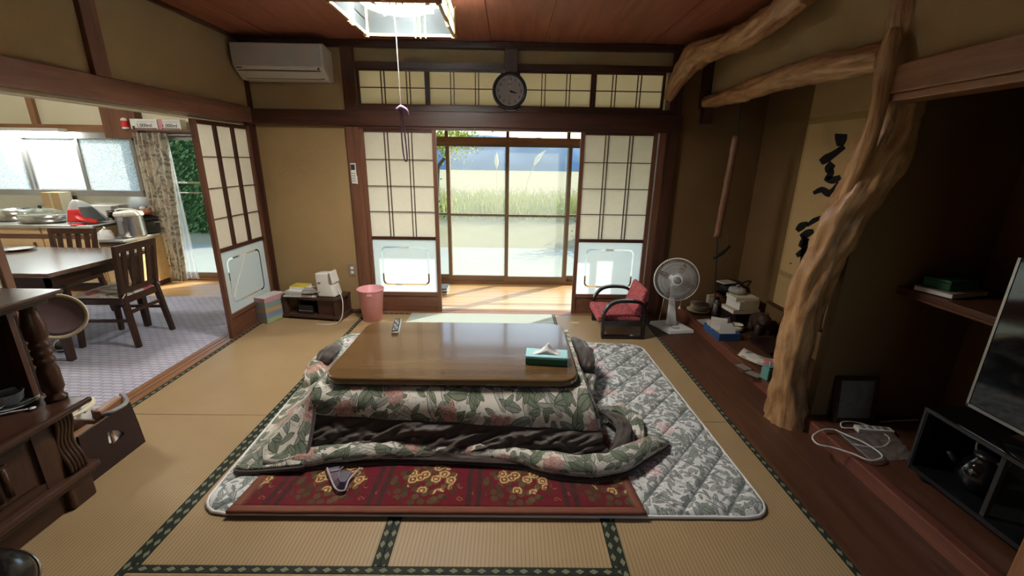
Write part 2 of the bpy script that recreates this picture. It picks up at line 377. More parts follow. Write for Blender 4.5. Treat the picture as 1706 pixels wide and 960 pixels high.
# ------------------------------------------------------------------ mesh builder
class MB:
    def __init__(s): s.v = []; s.f = []; s.uv = {}; s.M = Matrix.Identity(4)
    def add(s, vs, fs, uvs=None):
        b = len(s.v)
        for i, p in enumerate(vs):
            s.v.append(tuple(s.M @ Vector(p)))
            if uvs: s.uv[b+i] = uvs[i]
        s.f += [tuple(b+i for i in f) for f in fs]
        return s
    def box(s, x0, x1, y0, y1, z0, z1):
        return s.add([(x0, y0, z0), (x1, y0, z0), (x1, y1, z0), (x0, y1, z0), (x0, y0, z1), (x1, y0, z1), (x1, y1, z1), (x0, y1, z1)],
                     [(0, 3, 2, 1), (4, 5, 6, 7), (0, 1, 5, 4), (1, 2, 6, 5), (2, 3, 7, 6), (3, 0, 4, 7)])
    def hexa(s, lo, hi):   # two 4-corner loops, counter-clockwise from above
        return s.add(list(lo)+list(hi), [(0, 3, 2, 1), (4, 5, 6, 7), (0, 1, 5, 4), (1, 2, 6, 5), (2, 3, 7, 6), (3, 0, 4, 7)])
    def prism(s, poly, z0, z1, axis='z'):
        n = len(poly)
        def P(a, b, c): return {'z': (a, b, c), 'y': (a, c, b), 'x': (c, a, b)}[axis]
        vs = [P(a, b, z0) for a, b in poly]+[P(a, b, z1) for a, b in poly]
        return s.add(vs, [tuple(range(n))[::-1], tuple(range(n, 2*n))]+[(i, (i+1) % n, n+(i+1) % n, n+i) for i in range(n)])
    def tube(s, pts, r, n=8, closed=False, squash=None, caps=True, uvs=1.0):
        pts = [Vector(p) for p in pts]; m = len(pts); rs = r if isinstance(r, (list, tuple)) else [r]*m
        up = None; vs = []; uvl = []; L = 0
        for i, p in enumerate(pts):
            a = pts[(i-1) % m] if closed or i > 0 else p; b = pts[(i+1) % m] if closed or i < m-1 else p
            t = (b-a).normalized()
            if up is None: up = t.orthogonal().normalized() if squash is None else Vector((0, 0, 1))
            side = t.cross(up)
            if side.length < 1e-6: side = t.orthogonal()
            side.normalize(); u2 = side.cross(t).normalized()
            if squash is None: up = u2
            if i: L += (p-pts[i-1]).length
            for k in range(n):
                an = 2*PI*k/n; q = squash or (1, 1)
                vs.append(p+side*math.cos(an)*rs[i]*q[0]+u2*math.sin(an)*rs[i]*q[1]); uvl.append((L*uvs, k/n*2*PI*max(rs)*uvs))
        fs = [(i*n+k, i*n+(k+1) % n, ((i+1) % m)*n+(k+1) % n, ((i+1) % m)*n+k) for i in range(m if closed else m-1) for k in range(n)]
        if not closed and caps: fs += [tuple(range(n))[::-1], tuple(range((m-1)*n, m*n))]
        return s.add(vs, fs, uvl)
    def lathe(s, prof, n=24, o=(0, 0, 0), axis='z'):
        vs = []; m = len(prof)
        for r, z in prof:
            for k in range(n):
                a = 2*PI*k/n; p = (r*math.cos(a), r*math.sin(a), z)
                if axis == 'y': p = (p[0], p[2], p[1])
                if axis == 'x': p = (p[2], p[0], p[1])
                vs.append((p[0]+o[0], p[1]+o[1], p[2]+o[2]))
        fs = [(i*n+k, i*n+(k+1) % n, (i+1)*n+(k+1) % n, (i+1)*n+k) for i in range(m-1) for k in range(n)]
        ring = m >= 3 and max(r for r, z in prof) > .04 and abs(prof[0][1]-prof[-1][1]) < .018 and abs(prof[0][0]-prof[-1][0]) < .02
        if ring: fs += [((m-1)*n+k, (m-1)*n+(k+1) % n, (k+1) % n, k) for k in range(n)]
        else: fs += [tuple(range(n))[::-1], tuple(range((m-1)*n, m*n))]
        return s.add(vs, fs)
    def grid(s, fn, nu, nv, uvfn=None):
        vs = []; uvs = []
        for j in range(nv+1):
            for i in range(nu+1):
                u, v = i/nu, j/nv; p = fn(u, v); vs.append(p); uvs.append(uvfn(u, v) if uvfn else (p[0], p[1]))
        fs = [(j*(nu+1)+i, j*(nu+1)+i+1, (j+1)*(nu+1)+i+1, (j+1)*(nu+1)+i) for j in range(nv) for i in range(nu)]
        return s.add(vs, fs, uvs)
    def bar(s, a, b, w, h):   # rectangular bar from a to b
        a, b = Vector(a), Vector(b); t = (b-a).normalized(); side = t.cross(Vector((0, 0, 1)))
        if side.length < 1e-4: side = Vector((1, 0, 0))
        side.normalize(); u = side.cross(t); w /= 2; h /= 2
        vs = [p+side*x*w+u*y*h for p in (a, b) for x, y in ((-1, -1), (1, -1), (1, 1), (-1, 1))]
        return s.add(vs, [(0, 1, 2, 3), (7, 6, 5, 4), (0, 4, 5, 1), (1, 5, 6, 2), (2, 6, 7, 3), (3, 7, 4, 0)])
    def mesh(s, name, m):
        me = bpy.data.meshes.new(name); me.from_pydata(s.v, [], s.f); me.update()
        if s.uv:
            l = me.uv_layers.new(name='UVMap')
            for lp in me.loops: l.data[lp.index].uv = s.uv.get(lp.vertex_index, (0, 0))
        bm = bmesh.new(); bm.from_mesh(me); bmesh.ops.recalc_face_normals(bm, faces=bm.faces); bm.to_mesh(me); bm.free()
        me.materials.append(MATS[m] if isinstance(m, str) else m)
        return me
    def build(s, name, m, parent=None, smooth=False, bevel=0, solid=0, sub=0, seg=2, soff=0):
        o = bpy.data.objects.new(name, s.mesh(name, m)); COL.objects.link(o)
        if parent: o.parent = parent
        if smooth: o.data.polygons.foreach_set('use_smooth', [True]*len(o.data.polygons))
        if solid: md = o.modifiers.new('solid', 'SOLIDIFY'); md.thickness = solid; md.offset = soff
        if bevel:
            md = o.modifiers.new('bevel', 'BEVEL'); md.width = bevel; md.segments = seg; md.limit_method = 'ANGLE'; md.angle_limit = .6
        if sub: md = o.modifiers.new('sub', 'SUBSURF'); md.levels = sub; md.render_levels = sub
        return o
def tag(o, label, cat, group=None, kind=None):
    o['label'] = label; o['category'] = cat
    if group: o['group'] = group
    if kind: o['kind'] = kind
    return o
def thing(name, label, cat, loc=(0, 0, 0), rz=0, group=None, kind=None):
    o = bpy.data.objects.new(name, None); COL.objects.link(o); o.empty_display_size = .05
    o.location = loc; o.rotation_euler = (0, 0, rz)
    return tag(o, label, cat, group, kind)
def part(name, m, parent, *boxes, **k):
    mb = MB()
    for b in boxes: mb.box(*b)
    return mb.build(name, m, parent, **k)
def solo(name, label, cat, m, *boxes, group=None, kind=None, **k):
    return tag(part(name, m, None, *boxes, **k), label, cat, group, kind)
def struct(name, label, cat, m, *boxes, **k): return solo(name, label, cat, m, *boxes, kind='structure', **k)
def share(o, parent, loc, rz=0, rot=None):
    c = o.copy(); COL.objects.link(c); c.parent = parent; c.location = loc; c.rotation_euler = rot or (0, 0, rz); return c
def rrect(x0, x1, y0, y1, r, n=6):
    pts = []
    for cx, cy, a0 in ((x1-r, y1-r, 0), (x0+r, y1-r, PI/2), (x0+r, y0+r, PI), (x1-r, y0+r, 1.5*PI)):
        for k in range(n+1): a = a0+PI/2*k/n; pts.append((cx+r*math.cos(a), cy+r*math.sin(a)))
    return pts
def text_mesh(name, body, size, m, parent, mw, align='CENTER', ext=.0008):
    cu = bpy.data.curves.new(name, 'FONT'); cu.body = body; cu.size = size; cu.align_x = align; cu.align_y = 'CENTER'; cu.extrude = ext
    o = bpy.data.objects.new(name, cu); COL.objects.link(o)
    dg = bpy.context.evaluated_depsgraph_get(); me = bpy.data.meshes.new_from_object(o.evaluated_get(dg)); bpy.data.objects.remove(o)
    me.name = name; me.materials.clear(); me.materials.append(MATS[m])
    q = bpy.data.objects.new(name, me); COL.objects.link(q); q.parent = parent; q.matrix_local = mw; return q
def smooth_path(pts, n=6):
    P = [Vector(p) for p in pts]; out = []
    for i in range(len(P)-1):
        p0 = P[max(i-1, 0)]; p1 = P[i]; p2 = P[i+1]; p3 = P[min(i+2, len(P)-1)]
        for k in range(n):
            t = k/n; out.append(.5*((2*p1)+(p2-p0)*t+(2*p0-5*p1+4*p2-p3)*t*t+(3*p1-p0-3*p2+p3)*t**3))
    out.append(P[-1]); return out
# ================================================================== SETTING
XL, YB, ZC, XR = -2.30, 4.05, 2.42, 1.72
# ---- tatami floor
floor = struct('floor', 'tatami matted floor of the room', 'floor', 'wood_dark_y', (XL-.02, 1.33, -1.0, YB, -.09, -.055))
def tatami(x0, x1, y0, y1, along='y', ends=True):
    W, L = (x1-x0, y1-y0) if along == 'y' else (y1-y0, x1-x0)
    e = .0015
    b = MB().box(-W/2+e, W/2-e, -L/2+e, L/2-e, -.055, 0).build('tatami_mat', 'tatami', floor, bevel=.003)
    b.location = ((x0+x1)/2, (y0+y1)/2, 0); b.rotation_euler = (0, 0, 0 if along == 'y' else PI/2)
    for s in (-1, 1):
        m = MB(); xa = s*(W/2-.0155)
        m.add([(xa-.0145, -L/2+e, .0022), (xa+.0145, -L/2+e, .0022), (xa+.0145, L/2-e, .0022), (xa-.0145, L/2-e, .0022)], [(0, 1, 2, 3)],
              [(-.0145, -L/2), (.0145, -L/2), (.0145, L/2), (-.0145, L/2)])
        m.build('mat_border', 'mat_border_cloth', b, solid=.003, soff=-1)
    return b
C0, C1, C2, C3, C4 = -2.285, -1.383, -.4685, .4315, 1.33
tatami(C0, C1, 2.2, 3.97); tatami(C0, C1, .40, 2.2); tatami(C1, C2, 1.2265, 3.03); tatami(C2, C3, 1.2265, 3.03)
tatami(C3, C4, 2.175, 3.97); tatami(C3, C4, .38, 2.175)
tatami(C1, C3, 3.03, 3.97, 'x'); tatami(C1, C3, .33, 1.2265, 'x')
tatami(C0, C4, -.6, .33, 'x')
struct('trim_1', 'grooved wooden door sill between tatami and veranda', 'sill', 'wood_mid_x', (-1.345, 1.395, 3.972, 4.005, -.05, .003), (-1.345, 1.395, 4.015, 4.05, -.05, .003), (-1.345, 1.395, 4.06, 4.12, -.05, .003))
t = thing('trim_2', 'grooved wooden sill along the kitchen opening', 'sill', kind='structure')
for k, (a, b, m) in enumerate([(-2.335, -2.29, 'wood_mid_y'), (-2.375, -2.342, 'wood_mid_y'), (-2.42, -2.382, 'wood_mid_y')]): part('sill_rail', m, t, (a, b, -.6, 4.05, -.05, .004))
part('groove', 'dark_slot', t, (-2.42, -2.29, -.6, 4.05, -.06, -.004))
struct('trim_3', 'dark narrow tatami edge board by back wall', 'trim', 'wood_dark_x', (XL, -1.345, 3.972, 4.06, -.05, .004))
# plank strip beside the alcove, kerb and platform
struct('floor_board', 'wide dark plank strip between tatami and the alcove kerb', 'floor', 'alcove_wood', (1.332, 1.715, -.6, 4.06, -.05, .001), bevel=.002)
struct('trim_4', 'reddish low kerb along the front of the alcove', 'kerb', 'kerb_wood', (1.712, 1.765, -.6, 4.06, -.05, .075), bevel=.006)
struct('floor_alcove', 'dark plank platform of the alcove', 'floor', 'alcove_wood', (1.76, 2.6, -.6, 4.06, -.05, .073))
# ---- back wall
wb = thing('wall_back', 'sand plaster back wall with dark posts', 'wall', kind='structure')
part('plaster_panel', 'plaster', wb, (XL-.1, -1.46, 4.065, 4.15, -.05, 1.75)); part('plaster_panel', 'plaster', wb, (XL-.1, -1.46, 4.065, 4.15, 1.84, ZC+.05))
part('plaster_panel', 'plaster', wb, (-1.36, -.05, 4.07, 4.12, 2.24, ZC+.05)); part('plaster_panel', 'plaster', wb, (.05, 1.41, 4.07, 4.12, 2.24, ZC+.05))
part('plaster_panel', 'plaster_alcove_shade', wb, (1.49, 2.6, 4.07, 4.16, -.05, ZC+.05))
tp = thing('trim_5', 'dark square post left of the paper doors', 'post', kind='structure'); part('post', 'wood_red_z', tp, (-1.468, -1.348, 4.03, 4.16, 0, 1.735), bevel=.004); part('post', 'wood_dark_z', tp, (-1.455, -1.35, 4.03, 4.16, 1.865, ZC), bevel=.004)
struct('trim_6', 'dark square post right of the paper doors', 'post', 'wood_dark_z', (1.395, 1.50, 4.025, 4.16, 0, ZC), bevel=.004)
struct('trim_7', 'long dark lintel beam across the back wall', 'beam', 'wood_dark_x', (XL, 1.52, 4.005, 4.07, 1.737, 1.867), bevel=.006)
struct('trim_8', 'dark grooved lintel rail above the paper doors', 'beam', 'wood_dark_x', (-1.35, 1.40, 4.02, 4.13, 1.715, 1.737))
struct('trim_9', 'dark rail under the transom windows', 'rail', 'wood_dark_x', (-1.35, 1.40, 4.03, 4.11, 1.867, 1.905))
struct('trim_10', 'dark rail above the transom windows', 'rail', 'wood_dark_x', (-1.35, 1.40, 4.03, 4.11, 2.205, 2.255))
struct('trim_11', 'short dark post behind the wall clock', 'post', 'wood_dark_z', (-.055, .055, 4.025, 4.12, 1.867, ZC), bevel=.003)
struct('trim_12', 'dark ceiling moulding above the back wall', 'moulding', 'wood_dark_x', (XL, 1.9, 4.02, 4.08, 2.365, ZC), bevel=.004)
struct('trim_13', 'dark jamb strip beside the right paper door', 'jamb', 'wood_red_z', (1.335, 1.394, 4.03, 4.11, 0, 1.715))
struct('trim_14', 'thin dark corner strip at left end of back wall', 'trim', 'wood_dark_z', (XL-.01, XL+.025, 4.03, 4.07, 0, ZC))
# transom windows
def lattice(root, W, H, cols, rows, z0, bar=.007, gap=.022, xoff=0, paper='shoji_paper'):
    # cols = relative pane widths, double bars between; local x 0..W, z z0..z0+H
    tot = sum(cols); dbl = gap+2*bar; free = W-dbl*(len(cols)-1); x = xoff; xs = []
    for i, c in enumerate(cols):
        w_ = free*c/tot; xs.append((x, x+w_)); x += w_
        if i < len(cols)-1:
            for k in (0, 1):
                part('lattice_bar', 'wood_dark_z', root, (x+k*(bar+gap), x+k*(bar+gap)+bar, -.016, 0, z0, z0+H))
            xs.append((x+bar, x+bar+gap)); x += dbl
    for j in range(1, rows):
        z = z0+H*j/rows; part('lattice_bar', 'wood_dark_x', root, (xoff, xoff+W, -.0165, -.0005, z-bar/2, z+bar/2))
    for j in range(rows):
        za = z0+H*j/rows; zb = z0+H*(j+1)/rows
        for a, b in xs:
            part('paper_pane', paper, root, (a-.003, b+.003, .0005, .0015, za, zb))
def ptx(px): return ony(px, 150, 4.05).x
for i, (a, b, cols, lab) in enumerate([(599.5, 708, (1, 1, .68), 'paper transom window at the far left, above left paper door'), (716, 834, (1, 1, 1.05), 'paper transom window left of the clock'),
                                       (866, 984, (1.05, 1, 1), 'paper transom window right of the clock'), (993, 1103, (.75, 1, 1), 'paper transom window by the curved log')]):
    x0, x1 = ptx(a)-.022, ptx(b)+.022
    r = thing('window_%d' % (i+1), lab, 'window', (x0, 4.062, 1.905), kind='structure'); W = x1-x0
    for m_, b_ in (('wood_dark_x', (0, W, -.018, .012, 0, .018)), ('wood_dark_x', (0, W, -.018, .012, .282, .30)), ('wood_dark_z', (0, .022, -.018, .012, .018, .282)), ('wood_dark_z', (W-.022, W, -.018, .012, .018, .282))): part('frame', m_, r, b_)
    lattice(r, W-.044, .264, cols, 2, .018, xoff=.022, paper='transom_paper')
# shoji doors
def shoji(name, label, loc, rz, W, crack=False, gain=None):
    r = thing(name, label, 'door', loc, rz, kind='structure'); S = .036
    for a, b in ((0, S), (W-S, W)): part('stile', 'wood_red_z', r, (a, b, -.018, .014, .004, 1.72), bevel=.002)
    part('rail', 'wood_dark_x', r, (S, W-S, -.017, .013, 1.69, 1.72)); part('rail', 'wood_dark_x', r, (S, W-S, -.017, .013, .722, .752))
    part('rail', 'wood_red_x', r, (S, W-S, -.017, .013, .165, .20)); part('rail', 'wood_red_x', r, (S, W-S, -.017, .013, .004, .035))
    part('kick_panel', 'wood_red_x', r, (S, W-S, -.006, .006, .035, .165))
    lattice(r, W-2*S, .938, (1, 1, 1), 4, .752, xoff=S)
    # glass with a frosted centre and frosted rim, clear rounded line between
    x0, x1, z0, z1 = S, W-S, .20, .722
    o1 = rrect(x0, x1, z0, z1, .02); i1 = rrect(x0+.075, x1-.075, z0+.068, z1-.068, .05); i2 = rrect(x0+.09, x1-.09, z0+.083, z1-.083, .038)
    n = len(o1); m = MB(); m.add([(a, 0, b) for a, b in o1]+[(a, 0, b) for a, b in i1], [(k, (k+1) % n, n+(k+1) % n, n+k) for k in range(n)])
    m.build('frosted_rim', 'frosted_glass', r)
    MB().add([(a, 0, b) for a, b in i2], [tuple(range(n))]).build('frosted_pane', 'frosted_glass', r)
    m = MB(); m.add([(a, 0, b) for a, b in i1]+[(a, 0, b) for a, b in i2], [(k, (k+1) % n, n+(k+1) % n, n+k) for k in range(n)])
    m.build('clear_line', 'clear_glass', r)
    # tape repairs
    tp = MB().box(x0+.075+.19, x0+.075+.27, -.003, -.001, z1-.085, z1-.066)
    if crack: tp.tube(smooth_path([(x0+.33, -.003, z1-.06), (x0+.27, -.003, z1-.16), (x0+.17, -.003, z1-.28), (x0+.09, -.003, z1-.40)], 4), .004, 5)
    else: tp.box(x0+.075+.12, x0+.075+.19, -.003, -.001, z0+.066, z0+.085)
    tp.build('tape', 'paper_white', r)
    return r
shoji('door_1', 'paper lattice sliding door left of the veranda opening', (-1.345, 4.045, 0), 0, .68)
shoji('door_2', 'paper lattice sliding door right of the veranda opening', (.632, 4.045, 0), 0, .69)
d3 = shoji('door_3', 'paper lattice sliding door on the left wall by the kitchen', (-2.312, 3.30, 0), PI/2, .70, True)
d4 = shoji('door_4', 'paper sliding door at far left behind the wooden cabinet', (-2.355, 1.25, 0), PI/2, .70)
# ---- veranda
ve = thing('floor_veranda', 'sunlit pale plank floor of the veranda', 'floor', kind='structure')
pl = None
for k in range(9):
    y0 = 4.122+k*.103
    if pl is None: pl = part('plank', 'deck_wood', ve, (-2.42, 2.4, 0, .1015, -.04, 0), bevel=.002); pl.location = (0, y0, 0)
    else: share(pl, ve, (random.uniform(-.0, .0), y0, -.0005*(k % 2)))
struct('trim_15', 'wooden sill board under the glass doors', 'sill', 'wood_mid_x', (-2.42, 2.4, 5.05, 5.16, -.05, .035))
struct('trim_16', 'wooden header beam above the veranda glass doors', 'beam', 'wood_mid_x', (-2.42, 2.4, 5.04, 5.16, 1.645, 1.71))
struct('wall_veranda', 'upper wall above the veranda glass doors', 'wall', 'kitchen_plaster', (-2.42, 2.4, 5.06, 5.16, 1.80, 2.5))
struct('wall_veranda_left', 'end wall of the veranda on the kitchen side', 'wall', 'kitchen_plaster', (-2.50, -2.42, 4.06, 5.16, -.05, 2.5))
struct('wall_veranda_right', 'end wall of the veranda on the alcove side', 'wall', 'kitchen_plaster', (2.4, 2.48, 4.06, 5.16, -.05, 2.5))
fr = thing('window_9', 'narrow transom glass strip above the glass doors', 'window', (0, 5.10, 1.71), kind='structure')
part('pane', 'clear_glass', fr, (-2.4, 2.4, 0, .003, 0, .09))
for x in (-1.6, -.72, -.03, .66, 1.5): part('mullion', 'wood_mid_z', fr, (x-.018, x+.018, -.02, .02, 0, .09))
def sash(name, lab, x0, x1, y, mullw=.042, frost='hazy_glass', m='bronze_sash', zm=.842, zb=.035, zt=1.645):
    r = thing(name, lab, 'glass door', (x0, y, 0), kind='structure'); W = x1-x0
    for a in (0, W-mullw): part('stile', m, r, (a, a+mullw, -.015, .015, zb, zt), bevel=.002)
    part('top_rail', m, r, (mullw, W-mullw, -.015, .015, zt-.035, zt)); part('bottom_rail', m, r, (mullw, W-mullw, -.015, .015, zb, zb+.065)); part('middle_rail', m, r, (mullw, W-mullw, -.013, .013, zm-.012, zm+.012))
    part('pane', frost, r, (mullw, W-mullw, -.002, .002, zb+.065, zm-.012)); part('pane', frost, r, (mullw, W-mullw, -.002, .002, zm+.012, zt-.035))
    return r
sash('window_5', 'far left glass sliding door of the veranda, mostly behind the paper door', -2.2, -.69, 5.13, frost='clear_glass')
sash('window_6', 'centre left glass sliding door of the veranda', -.735, -.012, 5.09)
sash('window_7', 'centre right glass sliding door of the veranda', -.052, .705, 5.06)
sash('window_8', 'far right glass sliding door of the veranda, mostly behind the paper door', .66, 2.2, 5.13, frost='clear_glass')
# ---- ceiling
ce = struct('ceiling', 'reddish plank ceiling of the room', 'ceiling', 'wood_dark_y', (-2.45, 2.65, -1.1, 5.2, 2.46, 2.5))
x = -2.42; k = 0
while x < 2.6:
    part('ceiling_board', 'ceiling_wood', ce, (x, min(x+.447, 2.62), -1.0, 5.18, ZC+(.004 if k % 2 else 0), 2.46)); x += .45; k += 1
struct('roof', 'tiled eaves over the veranda outside', 'roof', 'wood_dark_x', (-7.2, 3.2, -1.6, 5.75, 2.52, 2.6))
# ---- left wall
wl = thing('wall_left', 'sand plaster wall above the kitchen opening', 'wall', kind='structure')
part('plaster_panel', 'plaster', wl, (XL-.06, XL, -1.0, 4.07, 1.87, ZC+.05))
a = onx(152, 127, XL).y; b = onx(178, 127, XL).y
struct('trim_17', 'reddish vertical post crossing the left wall plaster', 'post', 'wood_red_z', (XL-.04, XL+.03, a, b, 1.87, ZC), bevel=.003)
struct('trim_18', 'long reddish lintel beam above the kitchen opening', 'beam', 'wood_red_y', (XL-.06, XL+.035, -1.0, 4.01, 1.748, 1.878), bevel=.006)
struct('trim_19', 'pale grooved rail under the kitchen lintel', 'rail', 'paper_cream', (-2.42, XL-.03, -1.0, 3.98, 1.728, 1.748))
struct('trim_20', 'dark jamb post at the far end of the kitchen opening', 'post', 'wood_dark_z', (-2.42, XL+.015, 4.0, 4.07, 0, 1.748), bevel=.003)
struct('trim_21', 'dark ceiling moulding above the left wall', 'moulding', 'wood_dark_y', (XL-.02, XL+.03, -1.0, 4.03, 2.395, ZC))
struct('wall_left_near', 'plaster wall beside the camera', 'wall', 'plaster', (-2.42, XL, -1.05, .45, -.05, 1.75))
wf = thing('wall_front', 'plaster wall behind the camera', 'wall', kind='structure')
for b_ in ((-2.45, .6, -1.1, -1.0, -.05, 2.5), (1.6, 2.65, -1.1, -1.0, -.05, 2.5), (.6, 1.6, -1.1, -1.0, 1.8, 2.5), (.6, 1.6, -1.1, -1.0, -.05, .7)): part('plaster_panel', 'plaster', wf, b_)
fw = thing('window_12', 'added fill light window in the wall behind the camera', 'window', (0, -1.05, 0), kind='structure')  # unseen window added to light the foreground
for k in range(1):
    a = .6375+k*.925; part('pane', 'clear_glass', fw, (a+.04, a+.885, -.002, .002, .74, 1.76)); part('stile', 'bronze_sash', fw, (a, a+.04, -.015, .015, .7, 1.8)); part('stile', 'bronze_sash', fw, (a+.885, a+.925, -.015, .015, .7, 1.8)); part('rail', 'bronze_sash', fw, (a+.04, a+.885, -.015, .015, .7, .74)); part('rail', 'bronze_sash', fw, (a+.04, a+.885, -.015, .015, 1.76, 1.8))
# ---- right side
wr = thing('wall_right', 'sand plaster wall above the alcove beam', 'wall', kind='structure')
part('plaster_panel', 'plaster', wr, (XR, XR+.06, -1.0, 2.10, 1.80, ZC+.05)); part('plaster_panel', 'plaster', wr, (XR+.01, XR+.07, 2.19, 4.08, 1.93, ZC+.05))
part('plaster_panel', 'plaster', wr, (XR, XR+.06, -1.0, 1.0, -.05, 1.80))
struct('trim_22', 'thick reddish lintel beam over the television alcove', 'beam', 'wood_mid_y', (1.665, 1.80, -1.0, 2.10, 1.765, 1.882), (1.68, 1.80, -1.0, 2.09, 1.732, 1.765), bevel=.005)
struct('trim_23', 'orange brown wooden post at the lower right', 'post', 'wood_mid_z', (1.70, 1.82, .98, 1.10, 0, 1.74), bevel=.006)
struct('trim_24', 'dark square stub under the end of the lower log', 'post', 'wood_dark_z', (1.69, 1.77, 4.0, 4.07, 1.80, 1.93))
struct('trim_25', 'dark post edge between the two curved logs', 'post', 'wood_dark_z', (1.66, 1.735, 4.0, 4.08, 1.93, ZC))
struct('wall_alcove', 'brown shade-darkened plaster back wall of the scroll alcove', 'wall', 'plaster_alcove_shade', (2.28, 2.36, 2.2, 4.1, 0, ZC+.05))
struct('wall_divider', 'shade-darkened plaster wall between the two alcoves', 'wall', 'plaster_alcove_shade', (1.76, 2.6, 2.15, 2.21, 0, ZC+.05))
struct('wall_television', 'brown shade-darkened plaster back wall of the television alcove', 'wall', 'plaster_alcove_shade', (2.5, 2.6, -1.0, 2.2, 0, ZC+.05))
struct('wall_alcove_ceiling', 'dark board ceiling over the television alcove', 'ceiling', 'wood_dark_y', (1.79, 2.6, -1.0, 2.2, 2.0, 2.03))
struct('wall_alcove_near', 'near end wall of the television alcove', 'wall', 'plaster_alcove_shade', (1.78, 2.6, .40, .46, 0, 2.0))
# ---- polished logs
def log_mesh(path, radii, n=28, amp=.10, fr=5.0, seed=0, den=10):
    P = smooth_path([tuple(p)+(0,) if len(p) == 2 else p for p in path], den)
    R = [v.x for v in smooth_path([(r, 0, 0) for r in radii], den)]
    m = MB(); up = None; vs = []; uv = []; L = 0
    for i, p in enumerate(P):
        t = (P[min(i+1, len(P)-1)]-P[max(i-1, 0)]).normalized()
        if up is None: up = t.orthogonal().normalized()
        sd = t.cross(up).normalized(); up = sd.cross(t).normalized()
        if i: L += (p-P[i-1]).length
        for k in range(n):
            a = 2*PI*k/n; d = sd*math.cos(a)+up*math.sin(a)
            q = Vector((math.cos(a)*1.1, math.sin(a)*1.1, L*2.2))*fr*.35+Vector((seed, 0, 0))
            rr = R[i]*(1+amp*2*noise.noise(q)+amp*.9*noise.noise(q*2.7)+amp*.5*math.sin(a*5+L*3+seed)*noise.noise(q*.7+Vector((9, 3, 1))))
            vs.append(p+d*rr); uv.append((k/n*2*PI*.11, L))
    M_ = len(P); fs = [(i*n+k, i*n+(k+1) % n, (i+1)*n+(k+1) % n, (i+1)*n+k) for i in range(M_-1) for k in range(n)]
    fs += [tuple(range(n))[::-1], tuple(range((M_-1)*n, M_*n))]
    return m.add(vs, fs, uv)
def at_y(px, py, y): return ony(px, py, y)
tree = thing('alcove_log_post', 'natural twisted polished tree trunk post between the alcoves', 'log post', tuple(onz(1310, 690, 0)))
def loc(root, pts): return [Vector(p)-root.location for p in pts]
tp_ = [(1308, 702, 2.20), (1318, 620, 2.20), (1333, 530, 2.19), (1364, 450, 2.18), (1402, 375, 2.17), (1447, 300, 2.16), (1483, 230, 2.15), (1502, 160, 2.14), (1507, 90, 2.14), (1508, 20, 2.14)]
pts = [ony(a, b, c) for a, b, c in tp_]; pts[0].z = -.02
pts.append(Vector((pts[-1].x, pts[-1].y, ZC+.02)))
log_mesh(loc(tree, pts), [.108, .080, .083, .088, .100, .112, .108, .088, .058, .052, .052], 40, .16, 7, 3).build('trunk', 'polished_log', tree, smooth=True)
pts = [ony(1489, 50, 2.10), ony(1476, 105, 2.07), ony(1466, 165, 2.06), ony(1454, 215, 2.07), ony(1434, 270, 2.10), ony(1402, 345, 2.16)]
log_mesh(loc(tree, pts), [.026, .036, .030, .029, .032, .03], 18, .16, 6, 8).build('side_limb', 'polished_log', tree, smooth=True)
lo = thing('lower_log_beam', 'lower curved polished log beam over the scroll alcove', 'log beam', (1.70, 4.03, 1.93))
pts = [ony(1176, 170, 3.99), ony(1208, 162, 3.65), ony(1255, 148, 3.22), ony(1305, 130, 2.86), ony(1370, 115, 2.53), ony(1430, 104, 2.30), ony(1478, 94, 2.14)]
log_mesh(loc(lo, pts), [.044, .050, .066, .058, .068, .060, .055], 26, .16, 7, 20).build('log', 'polished_log', lo, smooth=True)
hi = thing('upper_log_beam', 'upper curved polished log rising to the ceiling at the right', 'log beam', (1.40, 4.0, 2.0))
pts = [ony(1113, 166, 3.98), ony(1132, 130, 3.88), ony(1163, 92, 3.70), ony(1205, 75, 3.42), ony(1255, 52, 3.08), ony(1300, 20, 2.80), ony(1345, -18, 2.58)]
log_mesh(loc(hi, pts), [.034, .066, .092, .074, .084, .074, .075], 28, .17, 7, 31).build('log', 'polished_log', hi, smooth=True)

# ================================================================== KITCHEN SHELL
kf = thing('floor_kitchen', 'pale plank floor by the kitchen glass door', 'floor', kind='structure')
pl = part('plank', 'deck_wood', kf, (-6.7, -2.42, 0, .1085, -.04, -.002), bevel=.002); pl.location = (0, 4.42, 0)
for k in range(1, 6): share(pl, kf, (0, 4.42+k*.11, 0))
struct('floor_kitchen_base', 'kitchen subfloor under the carpet', 'floor', 'wood_mid_x', (-6.7, -2.42, -1.0, 4.42, -.06, -.012))
solo('carpet', 'lavender grey woven carpet on the kitchen floor', 'carpet', 'carpet_weave', (-6.6, -2.43, 0, 4.42, -.012, -.001))
wk = thing('wall_kitchen', 'cream kitchen wall above the frosted windows', 'wall', kind='structure')
part('plaster_panel', 'kitchen_plaster', wk, (-6.7, -2.48, 5.10, 5.2, 1.70, 2.5)); part('plaster_panel', 'kitchen_plaster', wk, (-6.7, -4.12, 5.10, 5.2, -.05, 1.035))
part('plaster_panel', 'kitchen_plaster', wk, (-3.30, -2.48, 5.10, 5.2, -.05, 1.70)); part('plaster_panel', 'kitchen_plaster', wk, (-4.27, -4.08, 5.10, 5.2, 1.035, 1.70))
struct('wall_kitchen_left', 'far left kitchen wall', 'wall', 'kitchen_plaster', (-6.8, -6.7, -1.1, 5.2, -.05, 2.5))
struct('wall_kitchen_near', 'near kitchen wall beside the cabinet', 'wall', 'kitchen_plaster', (-6.8, -2.4, -1.1, -1.0, -.05, 2.5))
struct('ceiling_kitchen', 'plain kitchen ceiling', 'ceiling', 'kitchen_plaster', (-6.8, -2.4, -1.1, 5.2, 2.46, 2.52))
